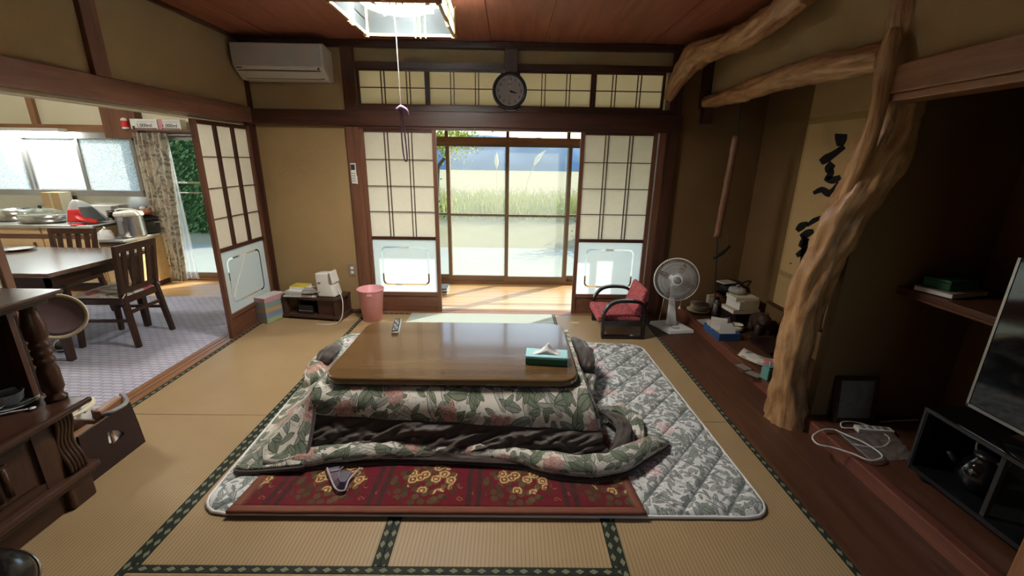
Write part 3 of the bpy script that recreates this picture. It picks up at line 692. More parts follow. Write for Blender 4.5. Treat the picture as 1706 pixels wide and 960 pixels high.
struct('trim_26', 'brown wooden rail above the kitchen windows', 'rail', 'wood_mid_x', (-6.7, -4.15, 5.03, 5.10, 1.70, 1.775))
struct('trim_27', 'brown vertical batten on the kitchen wall', 'batten', 'wood_mid_z', (-5.30, -5.235, 5.06, 5.10, 1.775, 2.45))
struct('trim_28', 'wide dark red post between kitchen window and curtain', 'post', 'wood_red_z', (-4.47, -4.10, 5.0, 5.10, 1.64, 2.45))
kw = thing('window_10', 'pebbled glass kitchen window above the counter', 'window', (0, 5.09, 0), kind='structure')
for a, b, y in ((-6.7, -5.50, .0), (-5.52, -4.84, .03), (-4.90, -4.25, .0)):
    part('pane', 'pebbled_glass', kw, (a+.03, b-.03, y-.002, y+.002, 1.07, 1.63))
    part('stile', 'grey_sash', kw, (a, a+.035, y-.014, y+.014, 1.04, 1.65)); part('stile', 'grey_sash', kw, (b-.035, b, y-.014, y+.014, 1.04, 1.65))
part('top_rail', 'grey_sash', kw, (-6.7, -4.25, -.02, .05, 1.63, 1.70)); part('bottom_rail', 'grey_sash', kw, (-6.7, -4.25, -.03, .05, 1.0, 1.065))
kd = thing('window_11', 'clear glass kitchen door beside the curtain', 'glass door', (0, 5.10, 0), kind='structure')
for a in (-4.08, -3.36): part('stile', 'grey_sash', kd, (a, a+.05, -.015, .015, .03, 1.66))
for z, h, m in ((.03, .06, 'bronze_sash'), (1.155, .022, 'chrome'), (1.045, .014, 'chrome'), (1.63, .06, 'grey_sash')): part('rail', m, kd, (-4.08, -3.31, -.014, .014, z, z+h))
part('pane', 'clear_glass', kd, (-4.03, -3.36, -.002, .002, .09, 1.045)); part('pane', 'clear_glass', kd, (-4.03, -3.36, -.002, .002, 1.177, 1.63))
struct('trim_29', 'wooden sill under the kitchen glass door', 'sill', 'wood_mid_x', (-4.12, -3.3, 5.06, 5.2, -.04, .03))
def WB(root):
    m = MB(); m.M = Matrix.Translation(-Vector(root.location)); return m
# ================================================================== OUTSIDE
struct('ground_front', 'pale concrete yard behind the camera side of the house', 'yard', 'concrete', (-16, 14, -14, -1.12, -.6, -.45))
struct('ground_yard', 'pale concrete yard outside the veranda', 'yard', 'concrete', (-16, 14, 5.16, 10.02, -.6, -.45))
g = MB(); g.prism([(9.6, -.6), (9.6, -.45), (12.2, .10), (70, .05), (70, -.6)], -16, 30, 'x'); tag(g.build('ground_field', 'field_soil'), 'dry beige field and low bank beyond the yard', 'field', kind='structure')
g = MB()
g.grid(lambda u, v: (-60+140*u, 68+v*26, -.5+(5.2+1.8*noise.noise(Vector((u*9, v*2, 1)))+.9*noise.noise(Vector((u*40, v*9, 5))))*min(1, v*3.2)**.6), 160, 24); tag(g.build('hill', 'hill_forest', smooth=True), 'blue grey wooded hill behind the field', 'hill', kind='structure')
random.seed(11)
m = MB()
for k in range(4200):
    x = random.uniform(-5.2, 7.5); y = random.uniform(11.4, 13.8); h = random.uniform(.22, .62); a = random.uniform(0, PI); l = random.uniform(-.3, .3); w_ = random.uniform(.008, .02)
    z = min(.08, -.45+(y-9.6)*.2115); c, s = math.cos(a)*w_, math.sin(a)*w_
    m.add([(x-c, y-s, z), (x+c, y+s, z), (x+c*.7+l*.35, y+s*.7, z+h*.6), (x-c*.7+l*.35, y-s*.7, z+h*.6), (x+l, y+.05, z+h*.93)], [(0, 1, 2, 3), (3, 2, 4)])
tag(m.build('tall_grass', 'grass_blade'), 'yellow green tall grass growing along the bank', 'grass', kind='stuff')
m = MB()
for k in range(2600):
    x = random.uniform(-5.2, 7.5); y = random.uniform(11.6, 15); h = random.uniform(.3, .85); l = random.uniform(-.4, .4); w_ = .008
    m.add([(x-w_, y, .0), (x+w_, y, .0), (x+w_+l*.4, y, h*.6), (x-w_+l*.4, y, h*.6), (x+l, y, h*.9)], [(0, 1, 2, 3), (3, 2, 4)])
tag(m.build('dry_grass', 'grass_dry'), 'dry straw coloured grass stalks among the green', 'grass', kind='stuff')
for i, (px, py, yy, lean, lab) in enumerate([(898, 258, 11.2, .35, 'leaning pampas plume seen through the centre right glass'), (827, 262, 11.4, -.02, 'upright pampas plume seen through the centre left glass')]):
    top = ony(px, py, yy); r = thing('pampas_plume', lab, 'pampas grass', (top.x-lean*1.2, yy, .05))
    path = smooth_path([(0, 0, 0), (lean*.4, 0, top.z*.55), (lean*1.2, 0, top.z-.1)], 5)
    MB().tube(path, .006, 5).build('stalk', 'grass_dry', r)
    e = path[-1]; MB().tube(smooth_path([e-Vector((lean*.35, 0, .22)), e, e+Vector((lean*.45+.02, 0, .16))], 5), [.01, .025, .04, .05, .055, .05, .045, .035, .025, .012, .004], 8).build('plume', 'plume', r, smooth=True)
def leaves(name, m_, parent, n, fn, size):
    b = MB()
    for k in range(n):
        p = Vector(fn()); d = Vector((random.gauss(0, 1), random.gauss(0, 1), random.gauss(0, .7))).normalized(); e = d.orthogonal().normalized(); f_ = d.cross(e); s = size*random.uniform(.6, 1.3)
        b.add([p-e*s, p+f_*s*.5, p+e*s, p-f_*s*.5], [(0, 1, 2, 3)])
    o = b.build(name, m_, parent); o['kind'] = 'stuff'; return o
r = thing('hedge', 'dense green hedge outside the kitchen glass door', 'hedge', (-8.3, 10.4, -.45))
part('hedge_core', 'hedge_core', r, (-3.4, 3.0, -.1, .5, 0, 2.3))
leaves('foliage', 'hedge_leaf', r, 9000, lambda: (random.uniform(-3.5, 3.1), -.12+random.gauss(0, .07), random.uniform(0, 2.5)), .055)
c = ony(778, 248, 13.5); r = thing('garden_tree', 'yellow green tree at upper left of the veranda view', 'tree', (c.x-1.0, 13.5, .05))
MB().tube([(0, 0, 0), (.1, 0, 1.2), (.5, 0, c.z-.1)], [.09, .07, .03], 7).build('trunk', 'trunk_bark', r)
leaves('crown', 'tree_leaf', r, 1500, lambda: (.45+random.gauss(0, .42), random.gauss(0, .5), c.z+.25+random.gauss(0, .25)), .06)
r = thing('garden_shrub', 'grey green shrub behind the left edge of the veranda glass', 'shrub', (-2.35, 10.2, -.45))
leaves('crown', 'hedge_leaf', r, 1400, lambda: (random.gauss(0, .30), random.gauss(0, .25), .75+random.gauss(0, .42)), .05); MB().tube([(0, 0, 0), (.02, 0, .8)], .03, 6).build('stem', 'trunk_bark', r)
r = thing('garden_shrub', 'grey green shrub behind the right edge of the veranda glass', 'shrub', (2.2, 10.2, -.45))
leaves('crown', 'hedge_leaf', r, 1000, lambda: (random.gauss(0, .25), random.gauss(0, .25), .7+random.gauss(0, .35)), .05); MB().tube([(0, 0, 0), (.02, 0, .8)], .03, 6).build('stem', 'trunk_bark', r)

# ================================================================== BIG THINGS OF THE ROOM
# ---- floor quilt (mat) under the low table
QA, QB, QC, QD = Vector((-1.315, 1.462)), Vector((1.155, 1.462)), Vector((1.10, 3.245)), Vector((-1.40, 3.42))
def bil(u, v): return QA*(1-u)*(1-v)+QB*u*(1-v)+QC*u*v+QD*(1-u)*v
fm = thing('floor_quilt', 'large pale floral quilted floor mat under the low table', 'floor quilt', (0, 2.4, 0))
Wd, Ht, Rr = 2.45, 1.85, .11
def fm_pt(u, v):
    x, y = u*Wd, v*Ht
    # round the corners by pulling in
    for cx, cy in ((Rr, Rr), (Wd-Rr, Rr), (Wd-Rr, Ht-Rr), (Rr, Ht-Rr)):
        if (x < Rr or x > Wd-Rr) and (y < Rr or y > Ht-Rr) and abs(x-cx) <= Rr+1e-6 and abs(y-cy) <= Rr+1e-6:
            dx, dy = x-cx, y-cy; mx = max(abs(dx), abs(dy)); ln = math.hypot(dx, dy)
            if ln > 1e-6: x, y = cx+dx*mx/ln, cy+dy*mx/ln
    p = bil(x/Wd, y/Ht)
    a = (p.x-p.y*.92)/.20; b = (p.x+p.y*1.1)/.24
    ga = abs((a % 1)-.5)*2; gb = abs((b % 1)-.5)*2
    puff = 1-max(ga**6, .55*gb**6)
    e = min(u*Wd, (1-u)*Wd, v*Ht, (1-v)*Ht); ed = min(1, e/.03)
    return (p.x, p.y, .006+ed**.5*(.004+.017*puff)+.002*noise.noise(Vector((p.x*6, p.y*6, 0))))
WB(fm).grid(fm_pt, 380, 290).build('quilted_cover', 'mat_floral', fm, smooth=True)
bp = []
N_ = 40
for a, b in (((0, 0), (1, 0)), ((1, 0), (1, 1)), ((1, 1), (0, 1)), ((0, 1), (0, 0))):
    for k in range(N_): u = a[0]+(b[0]-a[0])*k/N_; v = a[1]+(b[1]-a[1])*k/N_; q = fm_pt(u, v); bp.append((q[0], q[1], .008))
WB(fm).tube(bp, .008, 6, closed=True).build('piping', 'paper_white', fm, smooth=True)
WB(fm).grid(lambda u, v: fm_pt(u, v)[:2]+(.003,), 20, 20).build('backing', 'dark_grey_cloth', fm)
# ---- red rug strip
rg = thing('red_rug', 'dark red rug with golden rose clusters and terracotta edge', 'rug', (-.3, 1.6, .02))
A, B, C, D = Vector((-1.175, 1.447)), Vector((.60, 1.455)), Vector((.545, 2.0)), Vector((-1.115, 2.0))
def rgp(u, v): p = A*(1-u)*(1-v)+B*u*(1-v)+C*u*v+D*(1-u)*v; return (p.x, p.y, .030+.002*noise.noise(Vector((p.x*7, p.y*7, 2))))
WB(rg).grid(lambda u, v: rgp(.02+.96*u, .055+v*.945), 80, 30, lambda u, v: (u*1.70+.31, v*.52)).build('pile', 'rug_red', rg, smooth=True, solid=.008, soff=-1)
e = WB(rg)
e.grid(lambda u, v: tuple(Vector(rgp(u, v*.062))+Vector((0, 0, .003))), 60, 3); e.grid(lambda u, v: tuple(Vector(rgp(v*.022, .05+u*.95))+Vector((0, 0, .002))), 30, 2); e.grid(lambda u, v: tuple(Vector(rgp(1-v*.022, .05+u*.95))+Vector((0, 0, .002))), 30, 2)
e.build('edge_binding', 'rug_edge', rg, smooth=True, solid=.012, soff=-1)
# ---- low heated table
kt = thing('low_table', 'low brown glossy table with rounded corners and quilt skirt', 'low table', (-.29, 2.36, .02))
WB(kt).prism(rrect(-.955, .375, 1.955, 2.765, .10, 8), .342, .382).build('table_top', 'kotatsu_top', kt, bevel=.012, seg=4)
WB(kt).prism(rrect(-.90, .32, 2.01, 2.71, .08, 6), .30, .33).build('heater_frame', 'wood_dark_x', kt)
for x in (-.82, .24):
    for y in (2.09, 2.63): WB(kt).box(x-.03, x+.03, y-.03, y+.03, .025, .30).build('leg', 'wood_dark_z', kt, bevel=.004)
# ---- table quilt
tq = thing('table_quilt', 'thick floral quilt with brown lining draped under the table top', 'quilt', (-.29, 1.8, .03))
def wr_(p, a, f, s=0): return a*noise.noise(Vector((p[0]*f, p[1]*f, s)))
def lerp(a, b, t): return tuple(x+(y-x)*t for x, y in zip(a, b))
def skirt(u, v):
    top = lerp((-.985, 1.965, .336), (.415, 1.965, .336), u); bot = lerp((-1.01, 1.895, .195), (.462, 1.815, .165), u)
    p = lerp(top, bot, v); bulge = math.sin(PI*v)*.030
    z = p[2]+.012*math.sin(PI*v); y = p[1]-bulge+.012*noise.noise(Vector((u*9, v*2, 0)))
    if v > .93: y += (v-.93)*.3
    return (p[0], y, z+.004*noise.noise(Vector((u*14, v*3, 4)))*v)
WB(tq).grid(skirt, 120, 24, lambda u, v: (u*1.42, .2-v*.17)).build('front_skirt', 'quilt_floral', tq, smooth=True, solid=.022, soff=-1)
WB(tq).grid(lambda u, v: (-.985+1.40*u, 1.965+.80*v, .334), 10, 6).build('cover_top', 'quilt_floral', tq, solid=.02, soff=-1)
def rside(u, v):
    a = lerp((.405, 1.965, .336), (.385, 2.78, .336), u); b = lerp((.468, 1.83, .16), (.50, 2.80, .05), min(1, u*1.15))
    p = lerp(a, b, v); return (p[0]+.025*math.sin(PI*v)+.02*noise.noise(Vector((u*6, v*2, 3)))*v, p[1], p[2]+.01*noise.noise(Vector((u*8, v*3, 8)))*v)
WB(tq).grid(rside, 50, 16, lambda u, v: (u*.9+2, v*.3)).build('right_skirt', 'quilt_floral', tq, smooth=True, solid=.02, soff=-1)
def bside(u, v): p = lerp(lerp((-.985, 2.75, .334), (.40, 2.75, .334), u), lerp((-1.15, 3.0, .05), (.5, 2.95, .05), u), v); return (p[0], p[1]+.05*math.sin(PI*v), p[2]+.02*math.sin(PI*v))
WB(tq).grid(bside, 40, 10, lambda u, v: (u*1.5+4, v*.4)).build('back_skirt', 'quilt_floral', tq, smooth=True, solid=.02, soff=-1)
def lining(u, v):
    top = lerp((-1.005, 1.90, .215), (.465, 1.83, .185), u); bot = lerp((-.985, 1.775, .065), (.52, 1.70, .055), u)
    p = lerp(top, bot, v)
    q = Vector((u*7+v*1.6, v*1.1, 0)); wv = .030*noise.noise(q*2.0)+.016*noise.noise(q*5.1)+.014*abs(noise.noise(Vector((u*13-v*3.2, v*1.7, 7))))
    k = math.sin(PI*min(1, v*1.05+.02))
    sag = -.03*math.sin(PI*v)
    return (p[0]+.02*noise.noise(q*3)*k, p[1]-wv*k*.9, p[2]+sag*.4+wv*k*.9)
WB(tq).grid(lining, 200, 40).build('lining', 'quilt_lining', tq, smooth=True)
# front roll
rp = [(445, 772), (500, 769), (560, 763), (640, 757), (720, 756), (800, 758), (870, 766), (930, 780), (985, 785), (1030, 776), (1066, 758), (1092, 744), (1113, 737)]
rc = [.040, .048, .054, .058, .054, .054, .056, .057, .060, .062, .056, .045, .016]
ctr = [onz(a, b-4, .055) for a, b in rp]; P = smooth_path(ctr, 8); R = [v.x for v in smooth_path([(r_, 0, 0) for r_ in rc], 8)]
for i, p in enumerate(P): p.z = .034+R[i]*.62+.006*noise.noise(p*9); p.y += .010*noise.noise(Vector((p.x*9, 0, 3)))
R = [r_*(1+.16*noise.noise(P[i]*11)) for i, r_ in enumerate(R)]
WB(tq).tube(P, R, 20, squash=(1.05, .72)).build('front_roll', 'quilt_floral', tq, smooth=True)
pip = [Vector((p.x, p.y-R[i]*1.0, .036+.004*noise.noise(p*7))) for i, p in enumerate(P)]
WB(tq).tube(pip, .010, 8, squash=(1.2, .9)).build('front_piping', 'quilt_lining', tq, smooth=True)
# left flap
I = [(-.985, 1.945, .325), (-.995, 1.955, .33), (-.985, 2.02, .335), (-.98, 2.30, .335), (-.98, 2.76, .335)]
O = [(-.962, 1.690, .075), (-1.262, 1.690, .050), (-1.285, 1.80, .045), (-1.315, 2.20, .045), (-1.36, 2.66, .045)]
Is = smooth_path(I, 10); Os = smooth_path(O, 10)
def flap(u, v):
    k = u*(len(Is)-1); i = min(int(k), len(Is)-2); f_ = k-i; a = Is[i].lerp(Is[i+1], f_); b = Os[i].lerp(Os[i+1], f_); p = a.lerp(b, v)
    drop = a.z+(b.z-a.z)*(1-(1-v)**1.7)
    q = Vector((p.x*5, p.y*5, 2)); return (p.x, p.y, max(.045, drop+.022*noise.noise(q)*math.sin(PI*v)+.014*math.sin(PI*v)))
WB(tq).grid(flap, 80, 36, lambda u, v: flap(u, v)[:2]).build('left_flap', 'quilt_floral', tq, smooth=True, solid=.024, soff=-1)
fe = [Vector(flap(0, k/24))+Vector((.008, -.004, -.012)) for k in range(2, 25)]+[Vector(flap(k/60, 1))+Vector((0, -.006, -.016)) for k in range(1, 22)]
WB(tq).tube(fe, .009, 8).build('left_piping', 'quilt_lining', tq, smooth=True)
# folded bits of lining at the sides
def lump(name, m_, path, radii, seed, n=48, amp=.14):
    Pp = smooth_path(path, 8); Rr_ = [v.x for v in smooth_path([(r_, 0, 0) for r_ in radii], 8)]
    b = WB(tq); vs = []
    up = Vector((0, 0, 1))
    for i, p in enumerate(Pp):
        t_ = (Pp[min(i+1, len(Pp)-1)]-Pp[max(i-1, 0)]).normalized(); sd = t_.cross(up).normalized(); u2 = sd.cross(t_)
        for k in range(n):
            a = 2*PI*k/n; rr = Rr_[i]*(1+amp*.45*math.sin(i*.8+seed+3*noise.noise(Vector((a, i*.2, seed))))+amp*.7*math.sin(a*6+i*.12+seed+2*noise.noise(Vector((i*.3, seed, a*.4))))+amp*1.4*noise.noise(Vector((math.cos(a)*1.4, math.sin(a)*1.4, i*.25+seed))))
            q = p+sd*math.cos(a)*rr+u2*math.sin(a)*rr*.85; q.z = max(q.z, .030); vs.append(q)
    N = len(Pp); b.add(vs, [(i*n+k, i*n+(k+1) % n, (i+1)*n+(k+1) % n, (i+1)*n+k) for i in range(N-1) for k in range(n)]+[tuple(range(n))[::-1], tuple(range((N-1)*n, N*n))], [(v.x, v.y) for v in vs])
    return b.build(name, m_, tq, smooth=True)
lump('lining_fold', 'quilt_lining', [onz(1012, 768, .06), onz(1034, 742, .09), onz(1040, 715, .10), onz(1024, 697, .10), onz(1004, 688, .08)], [.03, .040, .042, .035, .02], 1)
lump('lining_fold', 'quilt_lining', [onz(957, 566, .2), onz(968, 580, .2), onz(976, 597, .19), onz(977, 618, .16)], [.03, .055, .062, .045], 4)
lump('cover_fold', 'quilt_floral', [onz(977, 612, .12), onz(981, 632, .10), onz(983, 655, .07)], [.04, .055, .03], 6)
lump('cover_fold', 'quilt_floral', [onz(1000, 684, .06), onz(1035, 686, .05), onz(1060, 705, .045), onz(1065, 740, .04)], [.02, .035, .04, .02], 9)
lump('lining_fold', 'quilt_lining', [onz(537, 606, .13), onz(546, 592, .16), onz(560, 578, .15)], [.04, .06, .035], 11)
lump('cover_fold', 'quilt_floral', [onz(520, 640, .09), onz(527, 618, .10), onz(541, 596, .09), onz(566, 570, .07)], [.05, .065, .055, .03], 13)
# ---- ceiling lamp
LX0, LX1, LY0, LY1, LZ0, LZ1 = -.870, -.350, 2.315, 2.895, 2.175, 2.325
lamp = thing('ceiling_lamp', 'square paper and wood ceiling lamp with glowing ring tubes', 'ceiling lamp', (-.61, 2.62, ZC))
for x in (LX0, LX1):
    for y in (LY0, LY1): WB(lamp).box(x-.011, x+.011, y-.011, y+.011, LZ0-.014, LZ1+.01).build('corner_post', 'lamp_wood', lamp, bevel=.002)
for z in (LZ0, LZ1):
    for y in (LY0, LY1): WB(lamp).box(LX0-.02, LX1+.02, y-.006, y+.006, z-.007, z+.007).build('rail', 'lamp_wood', lamp)
    for x in (LX0, LX1): WB(lamp).box(x-.006, x+.006, LY0-.02, LY1+.02, z-.007, z+.007).build('rail', 'lamp_wood', lamp)
zm = (LZ0+LZ1)/2
for y in (LY0, LY1):
    WB(lamp).box(LX0, LX1, y-.001, y+.001, LZ0, LZ1).build('paper_panel', 'lamp_paper', lamp)
    for k in (-.03, 0, .03): WB(lamp).box(-.61+k+.06, -.61+k+.066, y-.008, y+.008, LZ0-.016, LZ1).build('slat', 'lamp_wood', lamp)
for x, s in ((LX0, -1), (LX1, 1)):
    WB(lamp).box(x-.001, x+.001, LY0, LY1, LZ0, LZ1).build('paper_panel', 'lamp_paper', lamp)
    WB(lamp).box(x-.005+s*.004, x+.005+s*.004, LY0, LY1, zm-.004, zm+.004).build('slat', 'lamp_wood', lamp)
    for k in (-.03, 0, .03): WB(lamp).box(x-.008, x+.008, 2.62+k, 2.62+k+.006, LZ0-.016, LZ1).build('slat', 'lamp_wood', lamp)
def ringp(r, z, n=48): return [(-.61+r*math.cos(2*PI*k/n), 2.62+r*math.sin(2*PI*k/n), z) for k in range(n)]
WB(lamp).tube(ringp(.185, 2.265), .015, 10, closed=True).build('ring_tube', 'tube_light', lamp, smooth=True)
WB(lamp).tube(ringp(.135, 2.285), .014, 10, closed=True).build('ring_tube', 'tube_light', lamp, smooth=True)
WB(lamp).lathe([(.02, ZC), (.235, 2.345), (.24, 2.335), (.235, 2.325), (.11, 2.325), (.10, 2.27), (.02, 2.265)], 40, (-.61, 2.62, 0)).build('reflector', 'lamp_white', lamp, smooth=True)
for a in (.6, 2.2, 3.9, 5.5):
    c_, s_ = math.cos(a), math.sin(a)
    WB(lamp).tube(smooth_path([(-.61+.09*c_, 2.62+.09*s_, 2.29), (-.61+.14*c_, 2.62+.14*s_, 2.25), (-.61+.20*c_, 2.62+.20*s_, 2.243), (-.61+.205*c_, 2.62+.205*s_, 2.26)], 4), .003, 6).build('wire_clip', 'grey_plastic', lamp)
cp = [ony(658, 40, 2.5), ony(660, 60, 2.5), ony(664, 120, 2.5), ony(668, 182, 2.5)]
WB(lamp).tube([(-.61, 2.55, 2.30)]+cp, .0022, 6).build('pull_cord', 'white_cord', lamp)
kn = ony(668, 184, 2.5)
WB(lamp).tube(smooth_path([kn+Vector((-.02, 0, 0)), kn+Vector((.0, 0, .015)), kn+Vector((.03, 0, .0)), kn+Vector((.038, 0, -.03))], 4), [.012, .014, .012, .012, .014, .012, .010, .010, .009, .008, .007, .006, .006], 8).build('ribbon_knot', 'purple_cord', lamp, smooth=True)
WB(lamp).tube(smooth_path([kn, kn+Vector((-.004, 0, -.12)), kn+Vector((.0, 0, -.22)), kn+Vector((.010, 0, -.265)), kn+Vector((.020, 0, -.24)), kn+Vector((.014, 0, -.12)), kn+Vector((.006, 0, -.01))], 6), .004, 6).build('ribbon_loop', 'purple_cord', lamp, smooth=True)
# ---- air conditioner
ac = thing('air_conditioner', 'wall mounted air conditioner in the back left corner', 'air conditioner', (-2.27, YB+.013, 2.085))
prof = [(0, 0), (-.10, 0), (-.175, .055), (-.205, .085), (-.21, .255), (-.17, .268), (0, .245)]
MB().prism(prof, .0, .735, 'x').build('body', 'aircon_plastic', ac, bevel=.006)
MB().prism([(-.212, .09), (-.217, .092), (-.221, .250), (-.212, .258)], .004, .722, 'x').build('front_panel', 'aircon_panel', ac)
MB().prism([(-.178, .05), (-.184, .053), (-.125, .012), (-.119, .008)], .05, .68, 'x').build('louver', 'aircon_plastic', ac)
MB().prism([(-.184, .058), (-.187, .061), (-.183, .064), (-.18, .061)], .02, .70, 'x').build('slot', 'dark_slot', ac)
MB().prism([(-.119, .006), (-.123, .009), (-.119, .012), (-.115, .009)], .05, .70, 'x').build('slot', 'dark_slot', ac)
MB().lathe([(.009, 0), (.009, .004), (.004, .005)], 12, (.69, -.201, .075), 'y').build('lamp_dot', 'dark_slot', ac)
MB().box(.025, .075, -.2125, -.2095, .072, .079).build('badge', 'dark_slot', ac)
# ---- clock
ck = thing('wall_clock', 'round black rimmed wall clock above the doors', 'clock', (-.012, 4.02, 2.038))
MB().lathe([(.125, 0), (.148, -.004), (.150, -.02), (.143, -.035), (.130, -.038), (.122, -.02), (.122, -.004)], 48, (0, 0, 0), 'y').build('rim', 'black_plastic', ck, smooth=True)
MB().lathe([(.124, -.002), (.124, -.012), (.001, -.012)], 48, (0, 0, 0), 'y').build('face', 'clock_face', ck)
RX = Matrix.Rotation(PI/2, 4, 'X')
for h in range(1, 13):
    a = PI/2-h*PI/6; text_mesh('numeral', str(h), .036, 'ink', ck, Matrix.Translation((.098*math.cos(a), -.0135, .098*math.sin(a))) @ RX)
MB().box(-.014, .014, -.0138, -.0125, .052, .057).build('maker_mark', 'ink', ck)
MB().add([(-.007, -.016, .012), (.0, -.016, -.012), (.062, -.016, -.021), (.063, -.016, -.015)], [(0, 1, 2, 3)]).build('hour_hand', 'ink', ck, solid=.001)
MB().box(-.004, .004, -.0185, -.0175, -.095, .02).build('minute_hand', 'grey_plastic', ck)
MB().box(-.001, .001, -.021, -.020, -.03, .098).build('second_hand', 'paper_white', ck)
MB().lathe([(.007, -.012), (.007, -.022), (.001, -.023)], 14, (0, 0, 0), 'y').build('hub', 'grey_plastic', ck)
MB().tube([(-.03, -.02, -.152), (.0, -.022, -.158), (.045, -.02, -.152), (.05, -.022, -.158)], .003, 5).build('hanging_tag', 'grey_plastic', ck)
# ---- wall remote and outlet
rm = thing('wall_remote', 'slim white remote control in its holder on the post', 'remote control', tuple(ony(590, 289, 4.03)))
MB().box(-.024, .024, -.020, -.004, -.09, .09).build('body', 'white_plastic', rm, bevel=.005); MB().box(-.018, .018, -.022, -.019, .03, .08).build('display', 'dark_slot', rm)
for i in range(4):
    for j in range(3): MB().box(-.017+j*.012, -.009+j*.012, -.0225, -.019, -.07+i*.022, -.060+i*.022).build('button', 'grey_plastic', rm)
MB().box(-.027, .027, -.006, .0, -.094, -.02).build('holder', 'white_plastic', rm)
ot = thing('wall_outlet', 'beige wall outlet plate low beside the left post', 'outlet', tuple(ony(587, 450, 4.065)))
MB().box(-.036, .036, -.006, 0, -.06, .06).build('plate', 'paper_brown', ot, bevel=.003)
for z in (.022, -.022): MB().box(-.014, .014, -.010, -.004, z-.013, z+.013).build('socket', 'paper_white', ot, bevel=.003)
# ================================================================== THINGS ON FLOOR AND TABLE
# tissue box on table
tb = thing('tissue_box', 'teal and green tissue box on the low table', 'tissue box', tuple(Vector((.218, 2.175, .383))), -.10)
MB().box(-.115, .115, -.055, .055, 0, .048).build('carton', 'green_card', tb, bevel=.002)
MB().box(-.1155, .1155, -.0555, .0555, .036, .050).build('lid_band', 'teal_top', tb, bevel=.002)
MB().prism(rrect(-.075, .075, -.022, .022, .02, 5), .050, .0515).build('slot', 'paper_white', tb)
def tis(u, v):
    x = -.07+.14*u; h = max(0, 1-abs(u-.55)*2.1)**1.2*.062*(1-abs(v-.5)*1.3); return (x+.02*(v-.5), (v-.5)*.05*(1-h*8), .051+h+.004*noise.noise(Vector((u*9, v*9, 1))))
MB().grid(tis, 18, 10).build('tissue', 'tissue', tb, smooth=True)
rc_ = thing('table_remote', 'black and silver remote control lying on the low table', 'remote control', (-.745, 2.655, .383), .17)
MB().prism(rrect(-.024, .024, -.125, .125, .012, 4), 0, .016).build('body', 'steel_brushed', rc_, bevel=.003); MB().prism(rrect(-.020, .020, -.12, .118, .01, 4), .013, .018).build('keypad', 'black_plastic', rc_)
for i in range(7):
    for j in range(3): MB().box(-.014+j*.010, -.007+j*.010, -.095+i*.028, -.080+i*.028, .0175, .0205).build('button', 'grey_plastic' if (i+j) % 3 else 'paper_white', rc_)
# sock on the red rug
sk = thing('sock', 'crumpled lilac grey sock peeking from under the quilt', 'sock', tuple(onz(570, 795, .034)))
def sockf(px, py, z): return Vector(onz(px, py, z))-sk.location
b = MB(); pts_a = [(543, 782), (552, 804), (560, 817), (574, 818), (582, 800), (586, 788)]; pts_b = [(566, 783), (564, 795), (568, 803), (575, 803), (580, 795), (584, 786)]
n_ = len(pts_a); b.grid(lambda u, v: tuple(sockf(*(lerp(pts_a[min(int(u*(n_-1)), n_-2)], pts_a[min(int(u*(n_-1)), n_-2)+1], u*(n_-1)-min(int(u*(n_-1)), n_-2)) if v < .5 else lerp(pts_b[min(int(u*(n_-1)), n_-2)], pts_b[min(int(u*(n_-1)), n_-2)+1], u*(n_-1)-min(int(u*(n_-1)), n_-2))), .037+.012*v)), 24, 3).build('body', 'sock_lilac', sk, smooth=True, solid=.005)
MB().add([tuple(sockf(a, c, .036)) for a, c in pts_b], [tuple(range(len(pts_b)))]).build('opening', 'sock_grey', sk)
MB().tube(smooth_path([sockf(545, 780, .045), sockf(553, 803, .045), sockf(561, 816, .045), sockf(574, 817, .045), sockf(582, 799, .045), sockf(600, 780, .045)], 5), .0045, 6).build('cuff', 'sock_pale', sk, smooth=True)
MB().tube([sockf(550, 786, .046), sockf(563, 784, .05), sockf(572, 778, .05)], .003, 6).build('stripe', 'sock_pale', sk); MB().add([tuple(sockf(a, c, .041)) for a, c in ((545, 781), (568, 776), (562, 785), (550, 788))], [(0, 1, 2, 3)]).build('patch', 'sock_grey', sk, solid=.003)
# pale mat near the veranda
pm = thing('thin_mat', 'pale grey green thin mat on tatami at the veranda opening', 'mat', (0, 3.8, 0)); WB(pm).prism(rrect(-.95, .43, 3.58, 3.955, .01, 2), .004, .010).build('mat_body', 'pale_mat_cloth', pm)
# low armchair
ch = thing('low_armchair', 'low red legless armchair with black bentwood arms', 'armchair', (.99, 3.62, 0), 0)
for y, nm in ((-.215, 'near'), (.225, 'far')):
    p2 = [(-.175, .02), (-.178, .19), (-.165, .25), (-.12, .31), (-.05, .338), (.06, .34), (.13, .325), (.165, .28), (.172, .20), (.172, .02)]
    q = smooth_path([(a, 0, c_) for a, c_ in p2], 5)
    fr_ = MB(); vs = []
    for i, p in enumerate(q):
        t_ = (q[min(i+1, len(q)-1)]-q[max(i-1, 0)]).normalized(); nn = Vector((t_.z, 0, -t_.x))
        for s1, s2 in ((-1, -1), (1, -1), (1, 1), (-1, 1)): vs.append(p+nn*s1*.013+Vector((0, y+s2*.021, 0)))
    fr_.add(vs, [(i*4+k, i*4+(k+1) % 4, (i+1)*4+(k+1) % 4, (i+1)*4+k) for i in range(len(q)-1) for k in range(4)]+[(3, 2, 1, 0), tuple(range(len(vs)-4, len(vs)))])
    fr_.build('arm_frame', 'black_lacquer', ch, bevel=.003)
    MB().box(-.185, .185, y-.022, y+.022, 0, .028).build('floor_rail', 'black_lacquer', ch, bevel=.003); MB().box(-.175, .172, y-.016, y+.016, .118, .165).build('side_rail', 'black_lacquer', ch)
MB().box(-.17, -.14, -.2, .21, .12, .16).build('front_rail', 'black_lacquer', ch)
